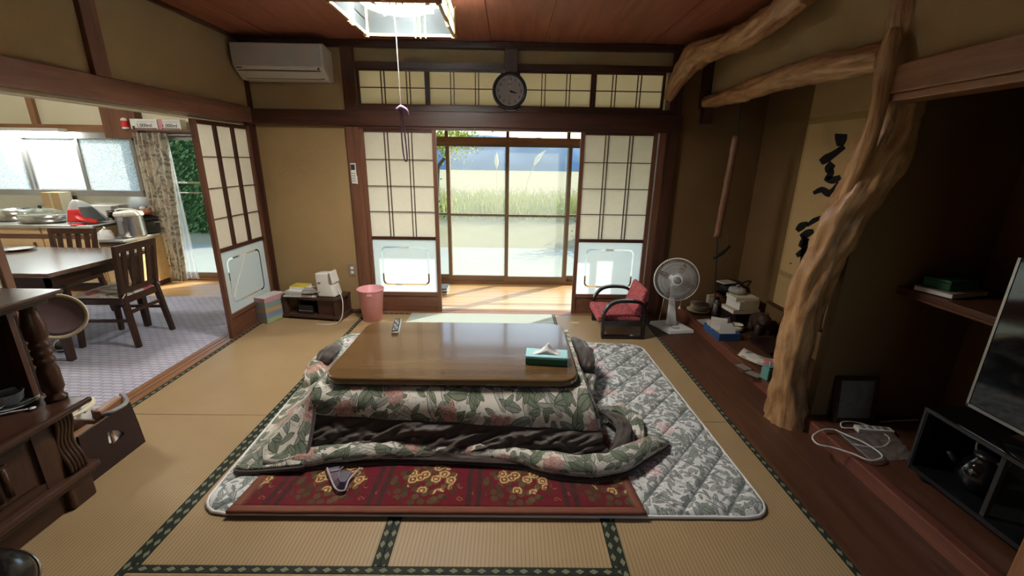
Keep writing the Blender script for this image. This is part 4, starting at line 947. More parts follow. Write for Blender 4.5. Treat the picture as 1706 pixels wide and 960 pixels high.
st = MB().grid(lambda u, v: (-.215+.40*u+.0*v, -.195+.40*v, .155+.02*math.sin(PI*u)**.5), 2, 2)
sm = MB(); sm.hexa([(-.225, -.19, .135), (.16, -.19, .135), (.16, .20, .135), (-.225, .20, .135)], [(-.225, -.19, .205), (.16, -.19, .185), (.16, .20, .185), (-.225, .20, .205)]); sm.build('seat_cushion', 'chair_fabric', ch, bevel=.028, seg=4, smooth=True)
bm_ = MB(); bm_.hexa([(.10, -.185, .20), (.155, -.185, .19), (.155, .20, .19), (.10, .20, .20)], [(.165, -.165, .435), (.205, -.165, .425), (.205, .18, .425), (.165, .18, .435)]); bm_.build('back_cushion', 'chair_fabric', ch, bevel=.02, seg=4, smooth=True)
MB().bar((.15, -.20, .15), (.185, -.20, .33), .02, .02).build('back_bracket', 'black_lacquer', ch); MB().bar((.15, .21, .15), (.185, .21, .33), .02, .02).build('back_bracket', 'black_lacquer', ch)
# electric fan
fn = thing('electric_fan', 'white low electric fan standing beside the alcove', 'fan', (1.515, 3.675, 0), .0)
ba = [Vector(onz(a, b_, .0))-fn.location for a, b_ in ((1081, 540), (1115, 558), (1157, 556), (1122, 537))]
lo4 = [(p.x, p.y, .002) for p in ba]; hi4 = [(p.x*.95, p.y*.95, .034) for p in ba]
MB().hexa(lo4, hi4).build('base', 'fan_white', fn, bevel=.006)
MB().box(-.03, .03, -.115, -.045, .034, .040).build('control_panel', 'grey_plastic', fn)
for k in range(3): MB().box(-.022+k*.017, -.011+k*.017, -.10, -.075, .039, .045).build('push_button', 'paper_white', fn)
fc = Vector(ony(1127, 466, 3.62))-fn.location
fm_ = MB(); fm_.hexa([(-.045, -.03, .03), (.035, -.03, .03), (.035, .03, .03), (-.045, .03, .03)], [(fc.x-.016, -.02, fc.z-.19), (fc.x+.022, -.02, fc.z-.19), (fc.x+.022, .02, fc.z-.19), (fc.x-.016, .02, fc.z-.19)]); fm_.build('column', 'fan_white', fn, bevel=.004)
MB().bar((fc.x, 0, fc.z-.195), (fc.x+.003, .03, fc.z-.02), .026, .03).build('neck', 'fan_white', fn)
hd = bpy.data.objects.new('fan_head', None)
fd = Vector((-.25, -1, .12)).normalized(); rotq = fd.to_track_quat('-Y', 'Z').to_matrix().to_4x4()
def fmb(): m_ = MB(); m_.M = Matrix.Translation(fc) @ rotq; return m_
FR = .188
fmb().lathe([(.045, .12), (.055, .10), (.058, .03), (.05, .0)], 24, (0, 0, 0), 'y').build('motor_housing', 'fan_white', fn, smooth=True)
cage = fmb().tube([(FR*math.cos(2*PI*k/60), .0, FR*math.sin(2*PI*k/60)) for k in range(60)], .0055, 8, closed=True).build('cage_ring', 'fan_white', fn, smooth=True)
for nm, d0, d1 in (('front_wires', -.045, -.058), ('rear_wires', .03, .05)):
    w_ = fmb()
    for k in range(72):
        a = 2*PI*k/72; c_, s_ = math.cos(a), math.sin(a)
        w_.tube([(FR*c_, 0, FR*s_), (FR*.94*c_, d0*.75, FR*.94*s_), (FR*.6*c_, d1, FR*.6*s_), (.042*c_, d1, .042*s_)], .0008, 4, caps=False)
    for rr in (.12, .155): w_.tube([(rr*math.cos(2*PI*k/40), d1*(.99 if rr < .13 else .95), rr*math.sin(2*PI*k/40)) for k in range(40)], .001, 4, closed=True)
    o_ = w_.build(nm, 'fan_white', fn, smooth=True); o_['kind'] = 'stuff'
fmb().lathe([(.050, -.055), (.050, -.062), (.036, -.068), (.034, -.066), (.03, -.066)], 28, (0, 0, 0), 'y').build('hub_ring', 'fan_white', fn, smooth=True)
fmb().lathe([(.034, -.064), (.030, -.070), (.015, -.073), (.002, -.073)], 24, (0, 0, 0), 'y').build('hub_cap', 'grey_plastic', fn, smooth=True)
fmb().lathe([(.03, .02), (.032, -.03), (.02, -.045), (.002, -.047)], 20, (0, 0, 0), 'y').build('spinner', 'grey_plastic', fn, smooth=True)
for k in range(4):
    m_ = fmb(); a0 = k*PI/2+.4
    m_.grid(lambda u, v: ((.028+u*.130)*math.cos(a0+(v-.5)*(.55+1.1*u*(1-u*.25))), -.02+.035*(v-.5), (.028+u*.130)*math.sin(a0+(v-.5)*(.55+1.1*u*(1-u*.25)))), 8, 8).build('blade', 'plastic_film', fn, smooth=True, solid=.002)
MB().tube(smooth_path([fc+Vector((-.09, 0, -.15)), fc+Vector((-.10, .0, -.28)), fc+Vector((-.115, 0, -.42))], 4), .0025, 5).build('power_cord', 'white_cord', fn)
MB().tube([fc+Vector((.055, -.02, -.13)), fc+Vector((.055, -.02, -.235))], .002, 5).build('pull_string', 'white_cord', fn); MB().lathe([(.003, .03), (.012, 0), (.002, -.002)], 10, tuple(fc+Vector((.052, -.02, -.265)))).build('pull_knob', 'fan_white', fn)
# wastebasket
wbk = thing('wastebasket', 'pink plastic wastebasket beside the left paper door', 'wastebasket', (-1.285, 3.80, 0))
MB().lathe([(.083, 0), (.088, .004), (.117, .295), (.121, .30), (.119, .304), (.113, .30), (.085, .012), (.002, .012)], 40).build('bucket', 'pink_plastic', wbk, smooth=True)
MB().lathe([(.119, .292), (.123, .294), (.123, .306), (.114, .306), (.114, .294)], 40).build('rim', 'pink_plastic', wbk, smooth=True)
MB().prism(rrect(.0, .05, .262, .285, .01, 4), -.123, -.118, 'y').build('tab', 'pink_plastic', wbk)
# low dark stand with clutter
sd_ = thing('low_stand', 'dark low wooden stand in the back left corner', 'stand', (-1.845, 3.765, 0), -.15)
MB().box(-.28, .28, -.01, .24, .195, .222).build('top_board', 'leather_brown', sd_, bevel=.004); MB().box(-.285, .285, -.015, .24, .022, .05).build('bottom_board', 'leather_brown', sd_, bevel=.004)
for x in (-.255, .255):
    for y in (.015, .215): MB().box(x-.02, x+.02, y-.02, y+.02, .05, .195).build('post', 'leather_brown', sd_, bevel=.003)
    MB().box(x-.03, x+.03, -.005, .235, 0, .022).build('foot', 'leather_brown', sd_)
MB().box(-.26, .26, .225, .235, .05, .195).build('back_panel', 'wood_dark_x', sd_); MB().box(.06, .26, .02, .225, .05, .19).build('drawer', 'wood_dark_x', sd_, bevel=.003)
def on_stand(x, y, z=0): c_, s_ = math.cos(-.15), math.sin(-.15); return (-1.845+c_*x-s_*y, 3.765+s_*x+c_*y, z)
bb = thing('black_box', 'small black box inside the low stand', 'box', on_stand(-.06, .10, .05), -.15); MB().box(-.07, .07, -.09, .09, 0, .085).build('case', 'black_plastic', bb, bevel=.004); MB().box(-.07, .07, -.094, -.088, .03, .034).build('seam', 'grey_plastic', bb)
for i, (x, y, rz, m_, lab, w_, d_) in enumerate([(-.10, .09, .1, 'paper_grey', 'grey magazine at the bottom of the pile on the stand', .15, .11), (-.09, .10, -.1, 'paper_brown', 'brown magazine second in the pile on the stand', .145, .105), (-.12, .11, .05, 'paper_grey', 'grey newspaper third in the pile on the stand', .15, .10), (-.12, .105, -.05, 'paper_white', 'white booklet near top of the pile on the stand', .12, .09)]):
    o_ = thing('magazine', lab, 'magazine', on_stand(x, y, .224+i*.011), -.15+rz, 'magazines on the low stand')
    MB().box(-w_, w_, -d_, d_, 0, .009).build('pages', 'paper_white', o_); MB().box(-w_-.001, w_+.001, -d_-.001, d_+.001, .0085, .0105).build('cover', m_, o_)
for i, (x, y, rz) in enumerate([(.06, .06, .5), (.04, .09, .42)]):
    o_ = thing('newspaper', ['dark folded newspaper fanned out beside the humidifier', 'second folded newspaper fanned under the booklet'][i], 'newspaper', on_stand(x, y, .27+i*.008), rz-.15, 'newspapers on the low stand'); MB().box(-.13, .07, -.06, .05, 0, .006).build('sheets', 'paper_grey', o_); MB().box(-.131, .071, -.061, -.056, -.0005, .0065).build('fold', 'paper_brown', o_)
yb_ = thing('yellow_book', 'yellow covered book on top of the magazine pile', 'book', on_stand(-.165, .13, .269), -.1)
MB().box(-.075, .075, -.06, .06, 0, .022).build('pages', 'paper_white', yb_); MB().box(-.077, .077, -.062, .062, .022, .026).build('cover', 'yellow_cover', yb_)
hm = thing('humidifier', 'white tilted humidifier on the low stand', 'humidifier', on_stand(.155, .085, .224), -.10)
hb = MB(); hb.hexa([(-.085, -.07, 0), (.09, -.075, .0), (.10, .07, .0), (-.075, .07, 0)], [(-.105, -.05, .225), (.035, -.055, .235), (.045, .06, .225), (-.095, .06, .22)]); hb.build('body', 'white_plastic', hm, bevel=.02, seg=4, smooth=True)
hp = MB(); hp.hexa([(.035, -.062, .12), (.075, -.066, .13), (.085, .05, .13), (.045, .05, .12)], [(.030, -.058, .235), (.060, -.06, .245), (.06, .05, .245), (.03, .05, .235)]); hp.build('vent_block', 'white_plastic', hm, bevel=.008)
MB().add([(.041, -.0675, .135), (.07, -.069, .14), (.056, -.0625, .225), (.036, -.061, .225)], [(0, 1, 2, 3)]).build('label_plate', 'paper_brown', hm, solid=.003)
MB().box(-.07, -.045, -.068, -.060, .135, .14).build('badge', 'dark_slot', hm)
tcr = [(hm.location.x+.09, 3.80, .30), (hm.location.x+.14, 3.76, .20), (hm.location.x+.145, 3.70, .06), (hm.location.x+.10, 3.66, .006), (hm.location.x+.0, 3.64, .005), (hm.location.x-.08, 3.65, .005)]
q_ = MB(); q_.M = (Matrix.Translation(hm.location) @ Matrix.Rotation(-.10, 4, 'Z')).inverted(); q_.tube(smooth_path(tcr, 6), .004, 6).build('power_cord', 'white_cord', hm, smooth=True)
# tissue pack
tk = thing('tissue_pack', 'wrapped stack of five coloured tissue boxes by the left door', 'tissue boxes', (-2.215, 3.77, 0), -.30)
for i, m_ in enumerate(('box_lime', 'box_blue', 'box_orange', 'box_green', 'box_pink')): MB().box(-.058, .058, -.115, .115, .002+i*.0475, .047+i*.0475).build('tissue_carton', m_, tk, bevel=.002)
MB().box(-.057, .057, -.114, .114, .2385, .2405).build('top_panel', 'paper_white', tk); MB().box(-.060, .060, -.117, .117, .0, .243).build('plastic_wrap', 'plastic_film', tk, bevel=.003)
# ---------------- left cabinet
CX = -1.85
cb = thing('wooden_cabinet', 'dark carved wooden cabinet with turned column at the left', 'cabinet', (-2.06, 1.2, 0))
Y0, Y1 = .45, 1.585
def cbx(nm, m_, *b_, **k_):
    m__ = WB(cb)
    for q_ in b_: m__.box(*q_)
    return m__.build(nm, m_, cb, **k_)
cbx('plinth', 'walnut_y', (-2.25, CX-.015, Y0, Y1-.04, 0, .105), bevel=.004); cbx('foot_block', 'walnut_z', (CX-.05, CX+.012, Y1-.105, Y1, 0, .115), bevel=.01)
cbx('base_moulding', 'walnut_y', (-2.26, CX+.035, Y0, Y1+.03, .13, .158), bevel=.008); cbx('base_moulding', 'walnut_y', (-2.26, CX+.018, Y0, Y1+.015, .105, .13), bevel=.006)
cbx('lower_body', 'walnut_z', (-2.25, CX-.012, Y0, Y1-.01, .158, .43))
cbx('side_stile', 'walnut_z', (CX-.02, CX+.002, Y1-.16, Y1-.085, .158, .43)); cbx('door_rail', 'walnut_y', (CX-.02, CX, Y0, Y1-.16, .395, .43), (CX-.02, CX, Y0, Y1-.16, .158, .19)); cbx('door_panel', 'walnut_z', (CX-.016, CX-.006, Y0, Y1-.18, .20, .39), bevel=.004)
for gi in range(3):
    for k in range(4):
        yy = Y1-.27-gi*.20-k*.035; WB(cb).tube([(CX-.004, yy, .225), (CX-.004, yy, .345+.012*(k % 2))], .011, 8).build('carved_flute', 'walnut_z', cb, smooth=True)
    cbx('carved_cap', 'walnut_y', (CX-.012, CX+.006, Y1-.39-gi*.20, Y1-.255-gi*.20, .345, .358), bevel=.004)
for k in range(5):
    pth = [(CX+.002+.013*math.sin(j*.75+1), Y1-.075+k*.015, .165+j*.026) for j in range(11)]; WB(cb).tube(smooth_path(pth, 2), .009, 6).build('wavy_moulding', 'walnut_z', cb, smooth=True)
cbx('ledge', 'walnut_y', (-2.26, CX+.055, Y0, Y1+.055, .435, .460), bevel=.009); cbx('ledge_lower', 'walnut_y', (-2.25, CX+.03, Y0, Y1+.02, .42, .435), bevel=.004)
cbx('back_panel', 'wood_dark_z', (-2.26, -2.23, Y0, Y1, .46, .90)); cbx('end_panel', 'wood_dark_z', (-2.25, CX-.14, Y1+.01, Y1+.03, .46, .90))
WB(cb).lathe([(.034, .46), (.036, .475), (.026, .485), (.028, .50), (.036, .515), (.035, .60), (.027, .625), (.033, .635), (.033, .65), (.027, .66), (.034, .67), (.034, .685), (.027, .695), (.033, .705), (.032, .72), (.025, .73), (.036, .745), (.037, .80), (.028, .845), (.024, .86), (.030, .87), (.030, .885), (.02, .90)], 24, (CX-.062, Y1+.022, 0)).build('turned_column', 'walnut_z', cb, smooth=True)
for i_, (z0_, z1_, e_) in enumerate(((.885, .90, -.01), (.90, .915, .008), (.915, .93, .025))): cbx('cornice', 'walnut_y', (-2.26, CX+e_, Y0, Y1+e_+.07, z0_, z1_), bevel=.004)
cbx('inner_shelf', 'wood_dark_y', (-2.23, -2.02, Y0, Y1-.03, .70, .715))
# on the ledge: cup, saucer, spoon ; on top: papers
cup_p = onz(22, 676, .462)
sa = thing('saucer', 'dark rimmed saucer on the cabinet ledge', 'saucer', (cup_p.x+.0, cup_p.y, .461)); MB().lathe([(.03, 0), (.035, .004), (.075, .014), (.078, .016), (.073, .017), (.03, .007), (.002, .006)], 32).build('dish', 'china_blue', sa, smooth=True); MB().tube([(.0765*math.cos(2*PI*k/32), .0765*math.sin(2*PI*k/32), .0165) for k in range(32)], .0018, 6, closed=True).build('rim_line', 'china', sa)
cu = thing('tea_cup', 'blue patterned tea cup on the saucer', 'cup', (cup_p.x-.005, cup_p.y, .468)); MB().lathe([(.022, 0), (.024, .004), (.040, .02), (.046, .052), (.048, .055), (.045, .055), (.038, .022), (.002, .008)], 32).build('bowl', 'china_blue', cu, smooth=True)
MB().tube(smooth_path([(.018, -.04, .045), (.03, -.066, .042), (.03, -.064, .022), (.016, -.035, .018)], 5), .004, 6).build('handle', 'china', cu, smooth=True); MB().lathe([(.0435, .05), (.0465, .0555), (.048, .055)], 32).build('rim', 'china', cu)
sp = thing('tea_spoon', 'small metal spoon beside the cup on the ledge', 'spoon', (cup_p.x+.055, cup_p.y-.06, .464), .6); MB().tube(smooth_path([(-.05, 0, .003), (0, 0, .006), (.05, 0, .003)], 4), .003, 6).build('handle', 'china', sp, smooth=True); MB().lathe([(.002, -.002), (.012, .002), (.014, .005)], 14, (.06, 0, 0)).build('bowl', 'china', sp, smooth=True)
for i in range(3):
    o_ = thing('paper_sheet', ['top white paper sheet on the cabinet', 'middle grey paper sheet on the cabinet', 'bottom brown paper sheet on the cabinet'][2-i], 'paper', (-2.0+.02*i, 1.33-.03*i, .9305+i*.004), .1*i-.1, 'papers on the cabinet top'); MB().grid(lambda u, v: (-.1+.2*u, -.16+.32*v, .001+.002*math.sin(u*3+i)), 6, 6).build('sheet', ['paper_brown', 'paper_grey', 'paper_white'][i], o_, solid=.0015)
# hat behind the cabinet
ht = thing('hat', 'round mauve brimmed hat hanging behind the cabinet corner', 'hat', tuple(onx(96, 527, -2.10)), 0)
hd_ = Matrix.Rotation(-.95, 4, 'Z') @ Matrix.Rotation(1.45, 4, 'Y') @ Matrix.Scale(.74, 4)
m_ = MB(); m_.M = hd_; m_.lathe([(.002, -.05), (.06, -.05), (.08, -.035), (.085, 0), (.10, .004), (.135, .014), (.137, .017), (.10, .008), (.08, .004), (.002, .003)], 36).build('brim', 'hat_mauve', ht, smooth=True)
m_ = MB(); m_.M = hd_; m_.lathe([(.12, .008), (.140, .014), (.146, .02), (.14, .024), (.125, .016)], 36).build('brim_edge', 'hat_straw', ht, smooth=True)
m_ = MB(); m_.M = hd_; m_.M = Matrix.Translation(-ht.location); m_.tube(smooth_path([ht.location+Vector((0, -.03, .08)), Vector((-2.06, 1.72, .86)), Vector((-2.05, 1.66, .925)), Vector((-2.06, 1.62, .934))], 4), .003, 5).build('cord', 'white_cord', ht)
bg_ = thing('slipper', 'black and white slipper on the kitchen carpet by the table leg', 'slipper', tuple(onz(106, 580, 0)), .9)
MB().prism(rrect(-.045, .045, -.115, .115, .04, 6), .001, .018).build('sole', 'black_plastic', bg_, bevel=.003); MB().grid(lambda u, v: (.046*math.cos(PI*u), .0+.105*v, .018+.05*math.sin(PI*u)*(1-.45*v*v)), 14, 8).build('upper', 'black_plastic', bg_, smooth=True, solid=.006); MB().grid(lambda u, v: (.049*math.cos(PI*u), -.002+.03*v, .020+.052*math.sin(PI*u)), 14, 3).build('trim', 'paper_white', bg_, smooth=True, solid=.004)
# magazine rack
mr = thing('magazine_rack', 'dark lacquered magazine rack with a fan shaped cut-out', 'magazine rack', (-2.06, 1.80, 0), .0)
fan = [(-.085+.0, .165)]
def rack_side(x, nm):
    # outline in y,z with a fan hole (ring triangulated by bridging)
    out = [(-.17, 0), (.145, 0), (.135, .12), (.12, .255), (-.155, .245)]
    a0, a1 = .35, 1.45; hole = [(-.04+.095*math.cos(a0+(a1-a0)*k/8), .085+.095*math.sin(a0+(a1-a0)*k/8)) for k in range(9)]+[(-.04+.035*math.cos(a1-(a1-a0)*k/4), .085+.035*math.sin(a1-(a1-a0)*k/4)) for k in range(5)]
    bm2 = bmesh.new()
    def lp(pts): vs = [bm2.verts.new((x, a, b_)) for a, b_ in pts]; return [bm2.edges.new((vs[i], vs[(i+1) % len(vs)])) for i in range(len(vs))]
    ed = lp(out)+lp(hole); bmesh.ops.triangle_fill(bm2, use_beauty=True, use_dissolve=False, edges=ed)
    me = bpy.data.meshes.new(nm); bm2.to_mesh(me); bm2.free(); me.materials.append(MATS['purple_lacquer'])
    o_ = bpy.data.objects.new(nm, me); COL.objects.link(o_); o_.parent = mr; md = o_.modifiers.new('solid', 'SOLIDIFY'); md.thickness = .012; md.offset = 0
    return o_
rack_side(.135, 'side_panel'); rack_side(-.135, 'side_panel')
MB().box(-.13, .13, -.16, .13, .0, .02).build('bottom', 'purple_lacquer', mr); MB().box(-.13, .13, -.165, -.152, .02, .20).build('end_panel', 'purple_lacquer', mr); MB().box(-.13, .13, .118, .13, .02, .20).build('end_panel', 'purple_lacquer', mr)
MB().box(-.13, .13, -.005, .005, .02, .23).build('divider', 'wood_mid_y', mr)
pb = thing('phone_book', 'thick cream phone book standing in the magazine rack', 'book', (-2.12, 1.80, .02), .05); MB().box(-.045, .0, -.13, .11, 0, .262).build('pages', 'paper_cream', pb, bevel=.004); MB().box(-.048, -.044, -.131, .111, 0, .263).build('cover', 'paper_white', pb); MB().box(-.0, .003, -.131, .111, 0, .263).build('cover', 'paper_white', pb)
cd = thing('coiled_cord', 'coiled white cable lying on the magazine rack', 'cable', (-2.06, 1.80, .285)); MB().tube(smooth_path([(-.02+.07*math.cos(t_*.7)*1.0, -.02+.10*math.sin(t_*.7), .004*math.sin(t_*2)+.0012*t_) for t_ in range(18)], 4), .008, 7).build('cable', 'paper_cream', cd, smooth=True)
wd = thing('wooden_massager', 'brown wooden block with grey looped handle in the rack', 'massager', (-1.985, 1.87, .20), .1); MB().box(-.02, .02, -.07, .07, 0, .075).build('block', 'wood_mid_y', wd, bevel=.006); MB().tube(smooth_path([(.02, -.06, .05), (.055, -.05, .06), (.06, .03, .055), (.03, .07, .07), (.0, .09, .075)], 6), .010, 8).build('handle', 'grey_plastic', wd, smooth=True)
lt_ = thing('letter', 'white letter showing through the fan cut-out of the rack', 'letter', (-1.938, 1.80, .021)); MB().box(-.002, .002, -.06, .09, 0, .17).build('sheet', 'tissue', lt_); MB().box(.002, .0026, .0, .05, .03, .05).build('print', 'paper_grey', lt_)
bx_ = thing('wooden_box', 'plain wooden box standing in the near end of the rack', 'box', (-1.985, 1.72, .02)); MB().box(-.03, .03, -.06, .06, 0, .20).build('box_body', 'wood_mid_y', bx_, bevel=.004); MB().box(-.031, .031, -.061, .061, .18, .185).build('lid_line', 'wood_dark_y', bx_)
# round black stool at lower left
sb_ = thing('round_stool', 'round black padded stool at the lower left corner', 'stool', (-1.545, .765, .055)); MB().lathe([(.22, .185), (.262, .20), (.272, .225), (.262, .25), (.21, .268), (.002, .275)], 48).build('cushion', 'black_lacquer', sb_, smooth=True); MB().tube([(.270*math.cos(2*PI*k/48), .270*math.sin(2*PI*k/48), .228) for k in range(48)], .007, 8, closed=True).build('rim', 'chrome', sb_, smooth=True); MB().lathe([(.20, -.055), (.205, -.03), (.20, .19)], 40).build('base', 'black_plastic', sb_, smooth=True)
# ================================================================== ALCOVE THINGS
ZP = .075
sc_ = thing('hanging_scroll', 'hanging calligraphy scroll with brushed black characters in the alcove', 'scroll', (2.275, 3.17, .32))
WB(sc_).box(2.270, 2.273, 2.88, 3.46, .32, 2.10).build('silk_mount', 'scroll_silk', sc_); WB(sc_).box(2.2675, 2.2705, 2.90, 3.43, .62, 1.755).build('paper', 'scroll_paper', sc_); WB(sc_).box(2.2675, 2.2705, 2.885, 3.455, 1.755, 1.80).build('band', 'scroll_band', sc_); WB(sc_).box(2.2675, 2.2705, 2.885, 3.455, .58, .62).build('band', 'scroll_band', sc_)
WB(sc_).tube([(2.258, 2.84, .32), (2.258, 3.50, .32)], .014, 10).build('roller', 'wood_dark_y', sc_)
WB(sc_).tube([(2.262, 2.88, 2.10), (2.262, 3.46, 2.10)], .010, 8).build('top_rod', 'wood_dark_y', sc_)
def stroke(pts, ws):
    P2 = [v for v in smooth_path([(1280+a/3.2, 180+b/3.2, 0) for a, b in pts], 5)]; W2 = [v.x for v in smooth_path([(q/2.4, 0, 0) for q in ws], 5)]
    L_, R_ = [], []
    for i, p in enumerate(P2):
        t_ = (P2[min(i+1, len(P2)-1)]-P2[max(i-1, 0)]).normalized(); n_ = Vector((-t_.y, t_.x, 0))*W2[i]*.5
        L_.append(onx(p.x+n_.x, p.y+n_.y, 2.2665)); R_.append(onx(p.x-n_.x, p.y-n_.y, 2.2665))
    n = len(L_); WB(sc_).add(L_+R_, [(i, i+1, n+i+1, n+i) for i in range(n-1)]).build('brush_stroke', 'ink', sc_, solid=.0004)
for a, b in [([(388, 138), (386, 170), (380, 205)], [50, 46, 24]), ([(278, 290), (310, 270), (350, 245), (405, 205)], [24, 34, 26, 20]), ([(345, 295), (322, 325), (335, 345), (312, 378)], [28, 34, 26, 20]), ([(300, 375), (340, 385), (385, 368)], [16, 30, 18]),
             ([(240, 455), (285, 436), (320, 455), (345, 440), (372, 395)], [14, 24, 30, 22, 8]), ([(152, 655), (178, 630), (212, 612)], [18, 30, 12]), ([(205, 628), (245, 600), (288, 580)], [12, 20, 12]), ([(172, 688), (210, 668), (242, 655)], [20, 30, 16]),
             ([(205, 690), (185, 720), (168, 742)], [26, 30, 16]), ([(150, 788), (185, 768), (232, 745)], [16, 28, 14]), ([(200, 700), (190, 765), (174, 832)], [20, 24, 8]), ([(222, 755), (214, 790), (206, 828)], [16, 14, 6]), ([(118, 826), (120, 832)], [8, 8])]: stroke(a, b)
# bamboo pot hook
pk = thing('pot_hook', 'bamboo hearth pot hook hanging from the lower log', 'pot hook', (1.70, 3.4, 1.86))
q0 = ony(1233, 172, 3.4); q1 = ony(1227, 226, 3.4); q2 = ony(1195, 395, 3.4); q3 = ony(1191, 505, 3.4)
WB(pk).tube([q0, q1+Vector((.004, 0, .0))], .006, 8).build('rope', 'iron', pk)
pp = [q1.lerp(q2, k/24) for k in range(25)]; WB(pk).tube(pp, [.030 if k % 7 == 3 else .0265+.001*math.sin(k) for k in range(25)], 14).build('bamboo_tube', 'bamboo', pk, smooth=True)
WB(pk).tube([q2, q2.lerp(q3, .5), q3, q3+Vector((.03, 0, -.02)), q3+Vector((.04, 0, .02))], .0055, 8).build('iron_rod', 'iron', pk)
lv = ony(1203, 421, 3.4); l0 = ony(1188, 431, 3.4); l1 = ony(1216, 410, 3.4); WB(pk).tube(smooth_path([l0, lv+Vector((0, 0, -.004)), l1], 5), [.006, .011, .015, .017, .018, .018, .017, .015, .013, .016, .012], 10, squash=(.5, 1)).build('fish_lever', 'iron', pk, smooth=True)
WB(pk).tube([ony(1209, 352, 3.39), ony(1213, 410, 3.39)], .003, 6).build('cord', 'bamboo', pk)
# dishes and pots at the far end
def at(px, py, z=ZP): return tuple(onz(px, py, z))
o = thing('lidded_bowl', 'cream lidded bowl on a flat dish at the alcove far end', 'bowl', (1.865, 3.93, ZP)); MB().lathe([(.07, 0), (.11, .012), (.112, .018), (.07, .012), (.002, .012)], 30).build('dish', 'hat_straw', o, smooth=True); MB().lathe([(.05, .014), (.075, .03), (.08, .06), (.078, .075)], 30).build('bowl', 'hat_straw', o, smooth=True); MB().lathe([(.082, .074), (.083, .082), (.05, .092), (.002, .094)], 30).build('lid', 'paper_brown', o, smooth=True)
o = thing('wooden_crate', 'brown wooden crate under the black iron pot', 'crate', (2.10, 3.88, ZP)); MB().box(-.09, .09, -.09, .09, 0, .20).build('crate_body', 'wood_mid_z', o, bevel=.004); MB().box(-.094, .094, -.094, .094, .18, .20).build('rim', 'wood_dark_x', o)
o = thing('iron_pot', 'black iron pot standing on the crate in the alcove', 'pot', (2.10, 3.87, ZP+.202)); MB().lathe([(.05, 0), (.10, .03), (.115, .07), (.105, .11), (.095, .12), (.09, .11), (.002, .10)], 30).build('pot_body', 'iron', o, smooth=True); MB().tube([(.108*math.cos(2*PI*k/30), .108*math.sin(2*PI*k/30), .105) for k in range(30)], .007, 8, closed=True).build('rim', 'iron', o, smooth=True); MB().tube(smooth_path([(.10, 0, .10), (.16, -.02, .13), (.20, -.03, .12)], 4), .01, 8).build('handle', 'iron', o, smooth=True)
o = thing('folded_paper', 'folded pale paper lying on the iron pot', 'paper', (2.04, 3.83, ZP+.325), .3); MB().box(-.08, .06, -.06, .05, 0, .006).build('sheet', 'paper_white', o); MB().box(-.078, .058, -.058, .048, .0065, .009).build('fold', 'hat_straw', o)
o = thing('steel_flask', 'grey metal flask beside the crate in the alcove', 'flask', (1.965, 3.80, ZP)); MB().lathe([(.032, 0), (.034, .01), (.030, .12), (.018, .15), (.018, .165)], 22).build('flask_body', 'steel_brushed', o, smooth=True); MB().lathe([(.021, .162), (.021, .185), (.002, .188)], 18).build('cap', 'black_plastic', o, smooth=True)
o = thing('standing_card', 'pale standing card box behind the lidded bowl', 'box', (2.0, 3.99, ZP), .2); MB().box(-.04, .04, -.02, .02, 0, .15).build('card_body', 'hat_straw', o, bevel=.003); MB().box(-.032, .032, -.0225, -.0195, .02, .13).build('front_label', 'paper_white', o)
o = thing('lacquer_box', 'dark lacquer box under the stacked books in the alcove', 'box', (2.12, 3.63, ZP), .1); MB().box(-.13, .13, -.11, .11, 0, .12).build('box_body', 'purple_lacquer', o, bevel=.005); MB().box(-.135, .135, -.115, .115, .09, .125).build('lid', 'purple_lacquer', o, bevel=.004)
for i, (w_, d_, h_, m_, dx, rz, lab) in enumerate([(.12, .09, .035, 'hat_straw', 0, .1, 'lowest cream box file of the alcove stack'), (.095, .085, .075, 'paper_cream', .01, .2, 'thick cream album in the middle of the alcove stack'), (.10, .08, .03, 'paper_cream', .0, .05, 'upper cream book of the alcove stack')]):
    z_ = ZP+.126+[0, .036, .112][i]; o = thing('book', lab, 'book', (2.08+dx, 3.60, z_), rz, 'books stacked in the alcove'); MB().box(-w_, w_, -d_, d_, .003, h_-.003).build('pages', 'paper_white', o); MB().box(-w_-.003, w_+.003, -d_-.003, d_+.003, h_-.004, h_).build('cover', m_, o); MB().box(-w_-.003, w_+.003, -d_-.003, d_+.003, 0, .003).build('cover', m_, o); MB().box(-w_-.003, w_+.003, -d_-.004, -d_, 0, h_).build('spine', m_, o)
o = thing('wrapped_bundle', 'pale cloth wrapped bundle on top of the alcove books', 'bundle', (2.06, 3.66, ZP+.269)); MB().lathe([(.05, 0), (.075, .015), (.07, .045), (.03, .06), (.002, .06)], 16).build('cloth', 'paper_grey', o, smooth=True); MB().tube(smooth_path([(-.02, -.01, .055), (0, 0, .075), (.03, .01, .058)], 4), .008, 6).build('knot', 'paper_grey', o, smooth=True)
o = thing('brass_bell', 'small shiny brass bowl in front of the books', 'bowl', (1.97, 3.41, ZP+.0)); MB().lathe([(.03, 0), (.05, .02), (.052, .06), (.048, .06), (.044, .02), (.002, .012)], 26).build('bowl', 'paper_cream', o, smooth=True); MB().lathe([(.05, .06), (.055, .066), (.05, .07), (.046, .066)], 26).build('rim', 'chrome', o, smooth=True)
o = thing('photo_frame', 'small photograph leaning on the lacquer box', 'photo', (1.93, 3.47, ZP), .4); m_ = MB(); m_.M = Matrix.Rotation(-.35, 4, 'X'); m_.box(-.05, .05, 0, .008, 0, .115); m_.build('mount', 'black_plastic', o); m_ = MB(); m_.M = Matrix.Rotation(-.35, 4, 'X'); m_.box(-.038, .038, -.002, .0, .015, .10); m_.build('picture', 'paper_grey', o)
